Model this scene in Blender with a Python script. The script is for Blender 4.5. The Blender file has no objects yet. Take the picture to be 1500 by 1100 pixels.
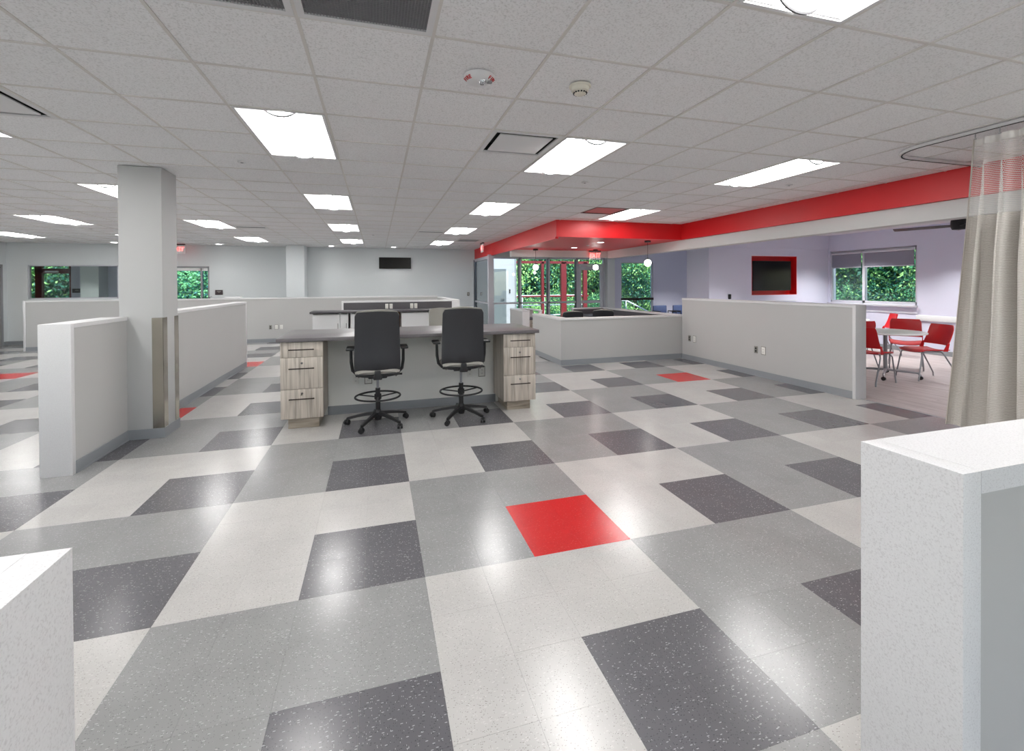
import bpy, bmesh, math, random
import numpy as np
from mathutils import Vector, Matrix
random.seed(7)
S = bpy.context.scene
COL = S.collection
PI = math.pi

# ------------------------------------------------------------------ camera
EYE = 1.5323
yaw, pitch, roll = .28538, -.00819, -.00635
fw = Vector((math.sin(yaw)*math.cos(pitch), math.cos(yaw)*math.cos(pitch), math.sin(pitch)))
r0 = Vector((math.cos(yaw), -math.sin(yaw), 0)); u0 = r0.cross(fw)
rt = math.cos(roll)*r0 + math.sin(roll)*u0
up = -math.sin(roll)*r0 + math.cos(roll)*u0
cam_d = bpy.data.cameras.new('camera'); cam = bpy.data.objects.new('camera', cam_d); COL.objects.link(cam)
cam.matrix_world = Matrix(((rt.x, up.x, -fw.x, 0), (rt.y, up.y, -fw.y, 0), (rt.z, up.z, -fw.z, EYE), (0, 0, 0, 1)))
cam_d.sensor_width = 36; cam_d.sensor_fit = 'HORIZONTAL'; cam_d.lens = 36*668.0/1500
cam_d.shift_x = (750-748.2)/1500; cam_d.shift_y = -(550-422.4)/1500
cam_d.clip_start = .02; cam_d.clip_end = 300
S.camera = cam
# ------------------------------------------------------------------ world, sun, exposure
W = bpy.data.worlds.new('sky'); S.world = W; W.use_nodes = True
nt = W.node_tree; nt.nodes.clear()
sky = nt.nodes.new('ShaderNodeTexSky'); sky.sky_type = 'NISHITA'; sky.sun_disc = False
sky.sun_elevation = math.radians(52); sky.sun_rotation = math.radians(150)
bg = nt.nodes.new('ShaderNodeBackground'); bg.inputs[1].default_value = .42
wo = nt.nodes.new('ShaderNodeOutputWorld')
nt.links.new(sky.outputs[0], bg.inputs[0]); nt.links.new(bg.outputs[0], wo.inputs[0])
sd = bpy.data.lights.new('sun', 'SUN'); sd.energy = 9; sd.angle = math.radians(.6); sd.color = (1, .95, .86)
sun = bpy.data.objects.new('sun', sd); COL.objects.link(sun)
SUNDIR = Vector((.05, .66, -.75)).normalized()
sun.rotation_euler = SUNDIR.to_track_quat('-Z', 'Y').to_euler()
S.view_settings.view_transform = 'Standard'; S.view_settings.look = 'None'
S.view_settings.exposure = 0.36; S.view_settings.gamma = 1; S.view_settings.use_curve_mapping = False
PANEL = 20.0      # brightness of the ceiling light lenses
S.cycles.max_bounces = 10; S.cycles.diffuse_bounces = 6; S.cycles.glossy_bounces = 4
S.cycles.transparent_max_bounces = 24; S.cycles.caustics_reflective = False; S.cycles.caustics_refractive = False
S.cycles.use_denoising = True; S.cycles.sample_clamp_indirect = 6

CH = 2.743       # ceiling height
# ------------------------------------------------------------------ materials
def srgb(r, g, b):
    f = lambda c: (c/12.92 if c <= .04045 else ((c+.055)/1.055)**2.4)
    return (f(r/255), f(g/255), f(b/255), 1)
def newmat(name):
    m = bpy.data.materials.new(name); m.use_nodes = True
    return m, m.node_tree, m.node_tree.nodes['Principled BSDF']
def mat(name, c, rough=.6, metal=0, noise=0, nscale=40, bump=0, bscale=200, spec=.5, coat=0):
    m, t, p = newmat(name)
    p.inputs['Base Color'].default_value = c; p.inputs['Roughness'].default_value = rough
    p.inputs['Metallic'].default_value = metal; p.inputs['Specular IOR Level'].default_value = spec
    p.inputs['Coat Weight'].default_value = coat
    if noise or bump:
        g = t.nodes.new('ShaderNodeNewGeometry')
    if noise:
        n = t.nodes.new('ShaderNodeTexNoise'); n.inputs['Scale'].default_value = nscale; n.inputs['Detail'].default_value = 5
        t.links.new(g.outputs['Position'], n.inputs['Vector'])
        mr = t.nodes.new('ShaderNodeMapRange'); mr.inputs[1].default_value = .3; mr.inputs[2].default_value = .7
        mr.inputs[3].default_value = 1-noise; mr.inputs[4].default_value = 1+noise
        t.links.new(n.outputs[0], mr.inputs[0])
        mx = t.nodes.new('ShaderNodeMix'); mx.data_type = 'RGBA'; mx.blend_type = 'MULTIPLY'; mx.inputs[0].default_value = 1
        mx.inputs[6].default_value = c; t.links.new(mr.outputs[0], mx.inputs[7]); t.links.new(mx.outputs[2], p.inputs['Base Color'])
    if bump:
        n2 = t.nodes.new('ShaderNodeTexNoise'); n2.inputs['Scale'].default_value = bscale; n2.inputs['Detail'].default_value = 3
        t.links.new(g.outputs['Position'], n2.inputs['Vector'])
        b = t.nodes.new('ShaderNodeBump'); b.inputs['Strength'].default_value = bump; b.inputs['Distance'].default_value = .002
        t.links.new(n2.outputs[0], b.inputs['Height']); t.links.new(b.outputs[0], p.inputs['Normal'])
    return m
def emis(name, c, s):
    m, t, p = newmat(name); p.inputs['Base Color'].default_value = (.8, .8, .8, 1)
    p.inputs['Emission Color'].default_value = c; p.inputs['Emission Strength'].default_value = s
    return m
def ramp(t, src, stops, interp='LINEAR'):
    r = t.nodes.new('ShaderNodeValToRGB'); r.color_ramp.interpolation = interp
    e = r.color_ramp.elements
    while len(e) < len(stops): e.new(.5)
    for k, (pos, c) in enumerate(stops): e[k].position = pos; e[k].color = c if len(c) == 4 else (*c, 1)
    t.links.new(src, r.inputs[0]); return r
def mixc(t, fac, a, b, mode='MIX'):
    mx = t.nodes.new('ShaderNodeMix'); mx.data_type = 'RGBA'; mx.blend_type = mode
    for i, v in ((0, fac), (6, a), (7, b)):
        if hasattr(v, 'links') or hasattr(v, 'is_linked'): t.links.new(v, mx.inputs[i])
        else: mx.inputs[i].default_value = v
    return mx.outputs[2]
def posn(t, sx=1, sy=1, sz=1):
    g = t.nodes.new('ShaderNodeNewGeometry'); mp = t.nodes.new('ShaderNodeMapping')
    mp.inputs['Scale'].default_value = (sx, sy, sz); t.links.new(g.outputs['Position'], mp.inputs['Vector']); return mp.outputs[0]
def vct(name, base, spk_l, spk_d, amt=1.0):
    """vinyl composition tile: flat colour with elongated light and dark flecks, waxed"""
    m, t, p = newmat(name)
    def flecks(sx, sy, thr, seed, cut=.7):
        mp = t.nodes.new('ShaderNodeMapping'); mp.inputs['Scale'].default_value = (sx, sy, 1); mp.inputs['Location'].default_value = (seed, seed*2, 0)
        mp.inputs['Rotation'].default_value = (0, 0, seed*.7)
        g = t.nodes.new('ShaderNodeNewGeometry'); t.links.new(g.outputs['Position'], mp.inputs['Vector'])
        v = t.nodes.new('ShaderNodeTexVoronoi'); v.inputs['Scale'].default_value = 1; v.voronoi_dimensions = '2D'
        t.links.new(mp.outputs[0], v.inputs['Vector'])
        n = t.nodes.new('ShaderNodeMath'); n.operation = 'LESS_THAN'; n.inputs[1].default_value = thr
        t.links.new(v.outputs['Distance'], n.inputs[0])
        # only some cells carry a fleck
        s = t.nodes.new('ShaderNodeSeparateColor'); t.links.new(v.outputs['Color'], s.inputs[0])
        k = t.nodes.new('ShaderNodeMath'); k.operation = 'MULTIPLY'; t.links.new(n.outputs[0], k.inputs[0])
        q = t.nodes.new('ShaderNodeMath'); q.operation = 'GREATER_THAN'; q.inputs[1].default_value = cut
        t.links.new(s.outputs[0], q.inputs[0]); t.links.new(q.outputs[0], k.inputs[1]); return k.outputs[0]
    ns = t.nodes.new('ShaderNodeTexNoise'); ns.inputs['Scale'].default_value = 3.5; t.links.new(posn(t), ns.inputs['Vector'])
    oi = t.nodes.new('ShaderNodeObjectInfo')
    base2 = mixc(t, 1, base, ramp(t, ns.outputs[0], [(.3, (.95, .95, .95)), (.7, (1.04, 1.04, 1.04))]).outputs[0], 'MULTIPLY')
    base2 = mixc(t, 1, base2, ramp(t, oi.outputs['Random'], [(0, (.97, .97, .97)), (1, (1.02, 1.02, 1.02))]).outputs[0], 'MULTIPLY')
    c = mixc(t, flecks(42, 130, .21, 1.3, .88), base2, spk_l)
    c = mixc(t, flecks(170, 62, .17, 4.1, .88), c, spk_l)
    c = mixc(t, flecks(55, 140, .17, 7.7, .84), c, spk_d)
    c = mixc(t, flecks(160, 90, .16, 9.2, .8), c, spk_d)
    t.links.new(c, p.inputs['Base Color'])
    p.inputs['Roughness'].default_value = .22; p.inputs['Specular IOR Level'].default_value = .55
    w = t.nodes.new('ShaderNodeTexNoise'); w.inputs['Scale'].default_value = 1; w.inputs['Detail'].default_value = 3
    t.links.new(posn(t, 14, 14, 14), w.inputs['Vector'])
    rr = t.nodes.new('ShaderNodeMapRange'); rr.inputs[3].default_value = .19; rr.inputs[4].default_value = .25
    t.links.new(w.outputs[0], rr.inputs[0]); t.links.new(rr.outputs[0], p.inputs['Roughness'])
    b = t.nodes.new('ShaderNodeBump'); b.inputs['Strength'].default_value = .12; b.inputs['Distance'].default_value = .003
    t.links.new(w.outputs[0], b.inputs['Height']); t.links.new(b.outputs[0], p.inputs['Normal'])
    return m
M = {}
M['vct_white'] = vct('vinyl_white', srgb(186, 184, 181), srgb(200, 198, 195), srgb(146, 141, 138))
M['vct_grey'] = vct('vinyl_grey', srgb(143, 143, 143), srgb(178, 178, 178), srgb(114, 114, 116))
M['vct_dark'] = vct('vinyl_dark_grey', srgb(96, 95, 99), srgb(162, 162, 166), srgb(62, 62, 66))
M['vct_red'] = vct('vinyl_red', srgb(196, 26, 28), srgb(206, 70, 66), srgb(160, 16, 20))
M['seam'] = mat('floor_seam', srgb(158, 156, 154), .6)
def solid_surface():
    m, t, p = newmat('white_solid_surface')
    n = t.nodes.new('ShaderNodeTexNoise'); n.inputs['Scale'].default_value = 260; n.inputs['Detail'].default_value = 2
    t.links.new(posn(t), n.inputs['Vector'])
    v = t.nodes.new('ShaderNodeTexVoronoi'); v.inputs['Scale'].default_value = 150; t.links.new(posn(t), v.inputs['Vector'])
    r1 = ramp(t, n.outputs[0], [(.34, srgb(200, 199, 200)), (.44, srgb(214, 214, 215)), (.66, srgb(218, 218, 219))])
    r2 = ramp(t, v.outputs['Distance'], [(.10, (.90, .90, .91)), (.2, (1, 1, 1))])
    t.links.new(mixc(t, .6, r1.outputs[0], r2.outputs[0], 'MULTIPLY'), p.inputs['Base Color'])
    p.inputs['Roughness'].default_value = .38; return m
M['solid'] = solid_surface()
M['wall'] = mat('wall_paint_light', srgb(214, 219, 221), .75, noise=.01, bump=.05, bscale=300)
M['wall_cool'] = mat('wall_paint_lavender', srgb(206, 208, 226), .75, bump=.05, bscale=300)
M['half'] = mat('half_wall_paint', srgb(180, 180, 179), .7, bump=.05, bscale=300)
M['column'] = mat('column_paint', srgb(182, 183, 183), .7, bump=.05, bscale=300)
M['base'] = mat('rubber_base', srgb(138, 142, 146), .5)
M['red'] = mat('red_paint', srgb(208, 24, 30), .42)
M['soffit_reflection'] = mat('painted_soffit_reflection', srgb(205, 120, 118), .45)  # reflection of the red soffit painted into the panel colour
M['beam'] = mat('beam_paint', srgb(206, 207, 206), .75)
def acoustic():
    m, t, p = newmat('acoustic_tile')
    n = t.nodes.new('ShaderNodeTexNoise'); n.inputs['Scale'].default_value = 110; n.inputs['Detail'].default_value = 4
    t.links.new(posn(t), n.inputs['Vector'])
    oi = t.nodes.new('ShaderNodeObjectInfo')
    c = ramp(t, n.outputs[0], [(.33, srgb(224, 224, 224)), (.48, srgb(246, 246, 247)), (.7, srgb(249, 249, 250))])
    c = mixc(t, 1, c.outputs[0], ramp(t, oi.outputs['Random'], [(0, (.97, .97, .97)), (1, (1, 1, 1))]).outputs[0], 'MULTIPLY')
    t.links.new(c, p.inputs['Base Color']); p.inputs['Roughness'].default_value = .95
    b = t.nodes.new('ShaderNodeBump'); b.inputs['Strength'].default_value = .35; b.inputs['Distance'].default_value = .003
    t.links.new(n.outputs[0], b.inputs['Height']); t.links.new(b.outputs[0], p.inputs['Normal']); return m
M['acoustic'] = acoustic()
M['grid'] = mat('grid_metal', srgb(222, 219, 215), .5)
M['white_metal'] = mat('white_metal', srgb(225, 225, 226), .4)
M['refl'] = mat('light_reflector', srgb(210, 210, 210), .5)
M['lens'] = emis('light_lens', (1, .985, .97, 1), PANEL)
M['lensrim'] = mat('lens_rim', srgb(96, 96, 98), .5)
M['dark_void'] = mat('dark_void', srgb(40, 40, 42), .8)
M['grille'] = mat('grille_metal', srgb(150, 150, 152), .5)
M['steel'] = mat('stainless_steel', srgb(190, 184, 172), .22, 1, noise=.05, nscale=8)
M['laminate'] = mat('charcoal_laminate', srgb(100, 96, 98), .35, noise=.06, nscale=60)
M['laminate_dark'] = mat('dark_backsplash_laminate', srgb(78, 76, 80), .5, noise=.06, nscale=60)
M['white_cab'] = mat('white_laminate', srgb(222, 223, 224), .4)
M['brown_cab'] = mat('brown_cabinet_inside', srgb(128, 88, 52), .6)
M['black'] = mat('black_plastic', srgb(26, 26, 28), .45)
M['shell'] = mat('charcoal_plastic_shell', srgb(42, 43, 47), .42, bump=.06, bscale=900)
M['gfab'] = mat('grey_fabric', srgb(140, 138, 132), .9, noise=.08, nscale=400, bump=.2, bscale=600)
M['chrome'] = mat('chrome', srgb(200, 200, 202), .18, 1)
M['grey_metal'] = mat('grey_metal_paint', srgb(150, 151, 156), .4, .4)
M['bronze'] = mat('dark_bronze', srgb(48, 38, 36), .4, .6)
M['outlet_w'] = mat('outlet_white', srgb(226, 225, 220), .35)
M['outlet_g'] = mat('outlet_plate_grey', srgb(140, 138, 132), .35, .5)
M['screen'] = mat('black_screen', srgb(8, 8, 10), .2, spec=.3)
M['redchair'] = mat('red_chair_plastic', srgb(190, 16, 24), .35)
M['whitetop'] = mat('white_table_top', srgb(244, 244, 246), .3)
M['navy'] = mat('navy_vinyl', srgb(70, 84, 120), .5)
M['alu'] = mat('aluminium_frame', srgb(196, 198, 206), .4, .1)
M['darkalu'] = mat('dark_frame', srgb(60, 62, 68), .4, .3)
M['redsteel'] = mat('red_steel', srgb(104, 28, 34), .45)
M['rail'] = mat('pale_railing', srgb(205, 214, 222), .4)
M['shade'] = mat('grey_roller_shade', srgb(128, 128, 142), .85)
M['cream'] = mat('cream_plastic', srgb(226, 222, 208), .45)
M['redtext'] = mat('red_lettering', srgb(190, 40, 44), .5)
M['redglow'] = emis('lit_red_lettering', (1, .06, .05, 1), 2.6)
M['plaque'] = mat('dark_plaque', srgb(60, 50, 54), .5)
M['globe'] = emis('lit_globe', (1, .97, .92, 1), 14)
M['down'] = emis('lit_downlight', (1, .97, .94, 1), 9)
M['sash'] = mat('grey_door_frame', srgb(146, 148, 152), .5)
M['asphalt'] = mat('outdoor_ground', srgb(92, 104, 84), .9, noise=.25, nscale=1.5)
M['bark'] = mat('bark', srgb(86, 74, 62), .9, noise=.2, nscale=12)
M['leaf_a'] = mat('leaf_mid_green', srgb(70, 140, 96), .6)
M['leaf_b'] = mat('leaf_light_green', srgb(150, 200, 120), .6)
M['leaf_c'] = mat('leaf_dark_teal', srgb(40, 98, 82), .6)
M['concrete'] = mat('roof_slab', srgb(150, 150, 150), .9)
M['blue_car'] = mat('dull_blue_paint', srgb(72, 96, 140), .4)
def wood(name, a, b, c, sx, sy, sz):
    m, t, p = newmat(name)
    n = t.nodes.new('ShaderNodeTexNoise'); n.inputs['Scale'].default_value = 1; n.inputs['Detail'].default_value = 6; n.inputs['Distortion'].default_value = .6
    oi = t.nodes.new('ShaderNodeObjectInfo')
    g = t.nodes.new('ShaderNodeNewGeometry'); ad = t.nodes.new('ShaderNodeVectorMath'); ad.operation = 'ADD'
    sc = t.nodes.new('ShaderNodeVectorMath'); sc.operation = 'SCALE'; sc.inputs[0].default_value = (3.1, 1.7, 4.3)
    t.links.new(oi.outputs['Random'], sc.inputs['Scale'])
    t.links.new(g.outputs['Position'], ad.inputs[0]); t.links.new(sc.outputs[0], ad.inputs[1])
    mp = t.nodes.new('ShaderNodeMapping'); mp.inputs['Scale'].default_value = (sx, sy, sz); t.links.new(ad.outputs[0], mp.inputs['Vector'])
    t.links.new(mp.outputs[0], n.inputs['Vector'])
    r = ramp(t, n.outputs[0], [(.3, a), (.5, b), (.72, c)])
    t.links.new(r.outputs[0], p.inputs['Base Color']); p.inputs['Roughness'].default_value = .45; return m
M['ashwood'] = wood('greige_wood_laminate', srgb(142, 134, 124), srgb(184, 175, 164), srgb(206, 198, 188), 34, 34, 1.6)
M['ashdark'] = wood('greige_wood_plinth', srgb(122, 112, 100), srgb(158, 148, 134), srgb(180, 170, 156), 3, 3, 30)
M['plank'] = wood('greige_floor_plank', srgb(146, 136, 134), srgb(168, 159, 158), srgb(184, 176, 176), 26, 1.8, 10)
M['doorwood'] = wood('brown_door_veneer', srgb(112, 88, 66), srgb(140, 112, 84), srgb(156, 128, 98), 30, 30, 1.2)
def glass(name, tint, refl=.9):
    m = bpy.data.materials.new(name); m.use_nodes = True; t = m.node_tree; t.nodes.clear()
    o = t.nodes.new('ShaderNodeOutputMaterial'); tr = t.nodes.new('ShaderNodeBsdfTransparent'); tr.inputs[0].default_value = tint
    gl = t.nodes.new('ShaderNodeBsdfGlossy'); gl.inputs['Roughness'].default_value = .02
    fr = t.nodes.new('ShaderNodeFresnel'); fr.inputs[0].default_value = 1.5
    ml = t.nodes.new('ShaderNodeMath'); ml.operation = 'MULTIPLY'; ml.inputs[1].default_value = refl
    mx = t.nodes.new('ShaderNodeMixShader'); t.links.new(fr.outputs[0], ml.inputs[0]); t.links.new(ml.outputs[0], mx.inputs[0])
    t.links.new(tr.outputs[0], mx.inputs[1]); t.links.new(gl.outputs[0], mx.inputs[2]); t.links.new(mx.outputs[0], o.inputs[0]); return m
M['glass'] = glass('clear_glass', (.88, .93, .92, 1))
M['glass_blue'] = glass('blue_tinted_glass', (.62, .80, .92, 1))
def curtain_fabric():
    m, t, p = newmat('curtain_fabric')
    u = t.nodes.new('ShaderNodeUVMap'); w = t.nodes.new('ShaderNodeTexWave'); w.bands_direction = 'Y'; w.inputs['Scale'].default_value = 26
    w.inputs['Distortion'].default_value = 3; w.inputs['Detail'].default_value = 3; w.inputs['Detail Scale'].default_value = 2
    t.links.new(u.outputs[0], w.inputs['Vector'])
    n = t.nodes.new('ShaderNodeTexNoise'); n.inputs['Scale'].default_value = 200; t.links.new(u.outputs[0], n.inputs['Vector'])
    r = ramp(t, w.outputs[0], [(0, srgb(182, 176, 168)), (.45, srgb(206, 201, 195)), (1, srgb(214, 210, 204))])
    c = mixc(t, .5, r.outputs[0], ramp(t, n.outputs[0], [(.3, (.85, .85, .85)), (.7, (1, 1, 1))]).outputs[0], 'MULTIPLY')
    t.links.new(c, p.inputs['Base Color']); p.inputs['Roughness'].default_value = .9
    b = t.nodes.new('ShaderNodeBump'); b.inputs['Strength'].default_value = .3; b.inputs['Distance'].default_value = .002
    t.links.new(w.outputs[0], b.inputs['Height']); t.links.new(b.outputs[0], p.inputs['Normal']); return m
M['curtain'] = curtain_fabric()

# ------------------------------------------------------------------ mesh building
class MB:
    def __init__(s): s.v = []; s.f = []; s.mi = []; s.uv = None
    def add(s, v, f, mi=0):
        o = len(s.v); s.v += [tuple(p) for p in v]; s.f += [tuple(i+o for i in q) for q in f]; s.mi += [mi]*len(f); return s
    def box(s, x0, x1, y0, y1, z0, z1, mi=0):
        x0, x1 = min(x0, x1), max(x0, x1); y0, y1 = min(y0, y1), max(y0, y1); z0, z1 = min(z0, z1), max(z0, z1)
        v = [(x0, y0, z0), (x1, y0, z0), (x1, y1, z0), (x0, y1, z0), (x0, y0, z1), (x1, y0, z1), (x1, y1, z1), (x0, y1, z1)]
        return s.add(v, [(0, 3, 2, 1), (4, 5, 6, 7), (0, 1, 5, 4), (1, 2, 6, 5), (2, 3, 7, 6), (3, 0, 4, 7)], mi)
    def bbox(s, x0, x1, y0, y1, z0, z1, b=.004, mi=0, seg=2):
        bm = bmesh.new(); bmesh.ops.create_cube(bm, size=1)
        for v in bm.verts: v.co = ((x0+x1)/2+v.co.x*abs(x1-x0), (y0+y1)/2+v.co.y*abs(y1-y0), (z0+z1)/2+v.co.z*abs(z1-z0))
        b = min(b, .45*min(abs(x1-x0), abs(y1-y0), abs(z1-z0)))
        bmesh.ops.bevel(bm, geom=bm.edges[:], offset=b, segments=seg, affect='EDGES', profile=.5)
        return s.frombm(bm, mi)
    def frombm(s, bm, mi=0):
        bm.verts.index_update(); s.add([v.co[:] for v in bm.verts], [[v.index for v in f.verts] for f in bm.faces], mi); bm.free(); return s
    def tube(s, pts, r, n=10, mi=0, caps=True):
        pts = [Vector(p) for p in pts]; rs = r if isinstance(r, (list, tuple)) else [r]*len(pts)
        t0 = (pts[1]-pts[0]).normalized(); ref = Vector((0, 0, 1)) if abs(t0.z) < .9 else Vector((1, 0, 0))
        a = t0.cross(ref).normalized(); V = []
        for i, p in enumerate(pts):
            t = ((pts[min(i+1, len(pts)-1)]-p).normalized()+(p-pts[max(i-1, 0)]).normalized())
            t = t.normalized() if t.length > 1e-6 else t0
            a = (a-t*a.dot(t)).normalized(); b = t.cross(a)
            V += [p+rs[i]*(math.cos(k*2*PI/n)*a+math.sin(k*2*PI/n)*b) for k in range(n)]
        F = [(i*n+k, i*n+(k+1) % n, (i+1)*n+(k+1) % n, (i+1)*n+k) for i in range(len(pts)-1) for k in range(n)]
        if caps: F += [tuple(range(n-1, -1, -1)), tuple((len(pts)-1)*n+k for k in range(n))]
        return s.add(V, F, mi)
    def lathe(s, prof, n=24, c=(0, 0, 0), mi=0):
        V = []; F = []; m = len(prof)
        for k in range(n):
            a = 2*PI*k/n
            V += [(c[0]+r*math.cos(a), c[1]+r*math.sin(a), c[2]+z) for r, z in prof]
        for k in range(n):
            for j in range(m-1):
                q = (k*m+j, ((k+1) % n)*m+j, ((k+1) % n)*m+j+1, k*m+j+1); F.append(q)
        return s.add(V, F, mi)
    def torus(s, c, R, r, n=32, m=8, mi=0):
        V = [(c[0]+(R+r*math.cos(b))*math.cos(a), c[1]+(R+r*math.cos(b))*math.sin(a), c[2]+r*math.sin(b)) for a in [2*PI*k/n for k in range(n)] for b in [2*PI*j/m for j in range(m)]]
        F = [(k*m+j, ((k+1) % n)*m+j, ((k+1) % n)*m+(j+1) % m, k*m+(j+1) % m) for k in range(n) for j in range(m)]
        return s.add(V, F, mi)
    def grid(s, P, thick=0, mi=0):
        """P: rows x cols of points -> sheet; thick>0 makes it solid"""
        R, Cn = len(P), len(P[0]); V = [p for row in P for p in row]
        F = [(i*Cn+j, i*Cn+j+1, (i+1)*Cn+j+1, (i+1)*Cn+j) for i in range(R-1) for j in range(Cn-1)]
        if not thick: return s.add(V, F, mi)
        N = [Vector((0, 0, 0)) for _ in V]; Vv = [Vector(p) for p in V]
        for f in F:
            nn = (Vv[f[1]]-Vv[f[0]]).cross(Vv[f[3]]-Vv[f[0]])
            for i in f: N[i] += nn
        o = len(V); V2 = [tuple(Vv[i]+N[i].normalized()*thick) for i in range(o)]
        F2 = [tuple(reversed(f)) for f in F]; G = [tuple(i+o for i in f) for f in F]
        bd = [j for j in range(Cn)]+[i*Cn+Cn-1 for i in range(1, R)]+[(R-1)*Cn+j for j in range(Cn-2, -1, -1)]+[i*Cn for i in range(R-2, 0, -1)]
        E = [(bd[k], bd[(k+1) % len(bd)], bd[(k+1) % len(bd)]+o, bd[k]+o) for k in range(len(bd))]
        return s.add(V+V2, F2+G+[tuple(reversed(e)) for e in E] if False else F2+G+E, mi)
    def mesh(s, name, mats, smooth=35):
        me = bpy.data.meshes.new(name); me.from_pydata(s.v, [], s.f)
        for m in (mats if isinstance(mats, (list, tuple)) else [mats]): me.materials.append(m)
        if len(me.materials) > 1: me.polygons.foreach_set('material_index', s.mi)
        if smooth:
            bm = bmesh.new(); bm.from_mesh(me); bmesh.ops.recalc_face_normals(bm, faces=bm.faces)
            for f in bm.faces: f.smooth = True
            th = math.radians(smooth)
            for e in bm.edges:
                if len(e.link_faces) != 2 or e.calc_face_angle(0) > th: e.smooth = False
            bm.to_mesh(me); bm.free()
        me.update(); return me
    def obj(s, name, mats, parent=None, smooth=35, loc=None):
        o = bpy.data.objects.new(name, s.mesh(name, mats, smooth)); COL.objects.link(o)
        if parent: o.parent = parent
        if loc: o.location = loc
        return o
def tag(o, label=None, cat=None, group=None, kind=None):
    for k, v in (('label', label), ('category', cat), ('group', group), ('kind', kind)):
        if v: o[k] = v
    return o
def thing(name, label, cat, loc=(0, 0, 0), rz=0, group=None):
    o = bpy.data.objects.new(name, None); COL.objects.link(o); o.empty_display_size = .1
    o.location = loc; o.rotation_euler = (0, 0, rz); return tag(o, label, cat, group)
def struct(name, mb, mats, smooth=35): return tag(mb.obj(name, mats, None, smooth), kind='structure')
def copy_tree(o, parent=None):
    c = o.copy(); COL.objects.link(c); c.parent = parent
    for ch in o.children: copy_tree(ch, c)
    return c
def B(*a): return MB().box(*a)
def text(name, s, size, mats, parent, loc, rot, depth=.002):
    cu = bpy.data.curves.new(name, 'FONT'); cu.body = s; cu.size = size; cu.extrude = depth; cu.align_x = 'CENTER'; cu.align_y = 'CENTER'; cu.offset = size*.02
    t = bpy.data.objects.new(name+'_tmp', cu); COL.objects.link(t); bpy.context.view_layer.update()
    me = bpy.data.meshes.new_from_object(t.evaluated_get(bpy.context.evaluated_depsgraph_get())); bpy.data.objects.remove(t)
    me.materials.clear(); me.materials.append(mats); o = bpy.data.objects.new(name, me); COL.objects.link(o); o.parent = parent
    o.location = loc; o.rotation_euler = rot; return o

# ================================================================== SHELL
XL, XR, YB, YF = -9.5, 11.25, -3.2, 15.5
# ---- floor
fl = B(-12, XR+.3, YB, 19.2, -.12, -.006)
FLOOR = struct('floor', fl, M['seam'])
BX, BY, BL = -.98982, 2.41481, 1.2192
T = BL/4
REDS = {(1, 0), (4, 3), (-2, 3), (-5, 6), (-2, 6)}
def tile_kind(a, b):   # a,b = 1 ft tile indices from block origin
    i, j = a//4, b//4
    if a % 4 >= 2 and b % 4 <= 1: return 'vct_red' if (i, j) in REDS else 'vct_dark'
    return 'vct_white' if (i+j) % 2 == 0 else 'vct_grey'
G = .0003
tmesh = {k: MB().add([(-T/2+G, -T/2+G, 0), (T/2-G, -T/2+G, 0), (T/2-G, T/2-G, 0), (-T/2+G, T/2-G, 0), (-T/2+G, -T/2+G, -.006), (T/2-G, -T/2+G, -.006), (T/2-G, T/2-G, -.006), (-T/2+G, T/2-G, -.006)],
      [(0, 1, 2, 3), (0, 4, 5, 1), (1, 5, 6, 2), (2, 6, 7, 3), (3, 7, 4, 0)]).mesh('floor_tile', M[k], 0) for k in ('vct_white', 'vct_grey', 'vct_dark', 'vct_red')}
def in_frame(x, y, z, mar=0):
    d = Vector((x, y, z-EYE)); w = d.dot(fw)
    if w < .3: return False
    px, py = 748.2+668*d.dot(rt)/w, 422.4-668*d.dot(up)/w
    return -mar < px < 1500+mar and -mar < py < 1100+mar
cells = []
for a in range(-28, 24):
    for b in range(-19, 44):
        x, y = BX+(a+.5)*T, BY+(b+.5)*T
        if x-T/2 > 6.1 and y < 9.3: continue
        if x > 8 and y > 9.3: continue
        cells.append((x, y, tile_kind(a, b)))
near = sorted([c for c in cells if in_frame(c[0], c[1], 0, 20) and not (c[1] < 1.0 and abs(c[0]) > 1.4)], key=lambda c: c[0]**2+c[1]**2)[:296]
ns = set(near); rest = {}
for c in near:
    o = bpy.data.objects.new('floor_tile', tmesh[c[2]]); COL.objects.link(o); o.parent = FLOOR; o.location = (c[0], c[1], random.uniform(0, .0003))
kinds = ['vct_white', 'vct_grey', 'vct_dark', 'vct_red']; mb = MB()
for c in cells:
    if c in ns: continue
    x, y = c[0], c[1]; x1 = min(x+T/2-G, 6.1)
    mb.add([(x-T/2+G, y-T/2+G, 0), (x1, y-T/2+G, 0), (x1, y+T/2-G, 0), (x-T/2+G, y+T/2-G, 0), (x-T/2+G, y-T/2+G, -.006), (x1, y-T/2+G, -.006), (x1, y+T/2-G, -.006), (x-T/2+G, y+T/2-G, -.006)],
           [(0, 1, 2, 3), (0, 4, 5, 1), (1, 5, 6, 2), (2, 6, 7, 3), (3, 7, 4, 0)], kinds.index(c[2]))
tag(mb.obj('far_floor_tiles', [M[k] for k in kinds], FLOOR, 0), kind='stuff')
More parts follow.
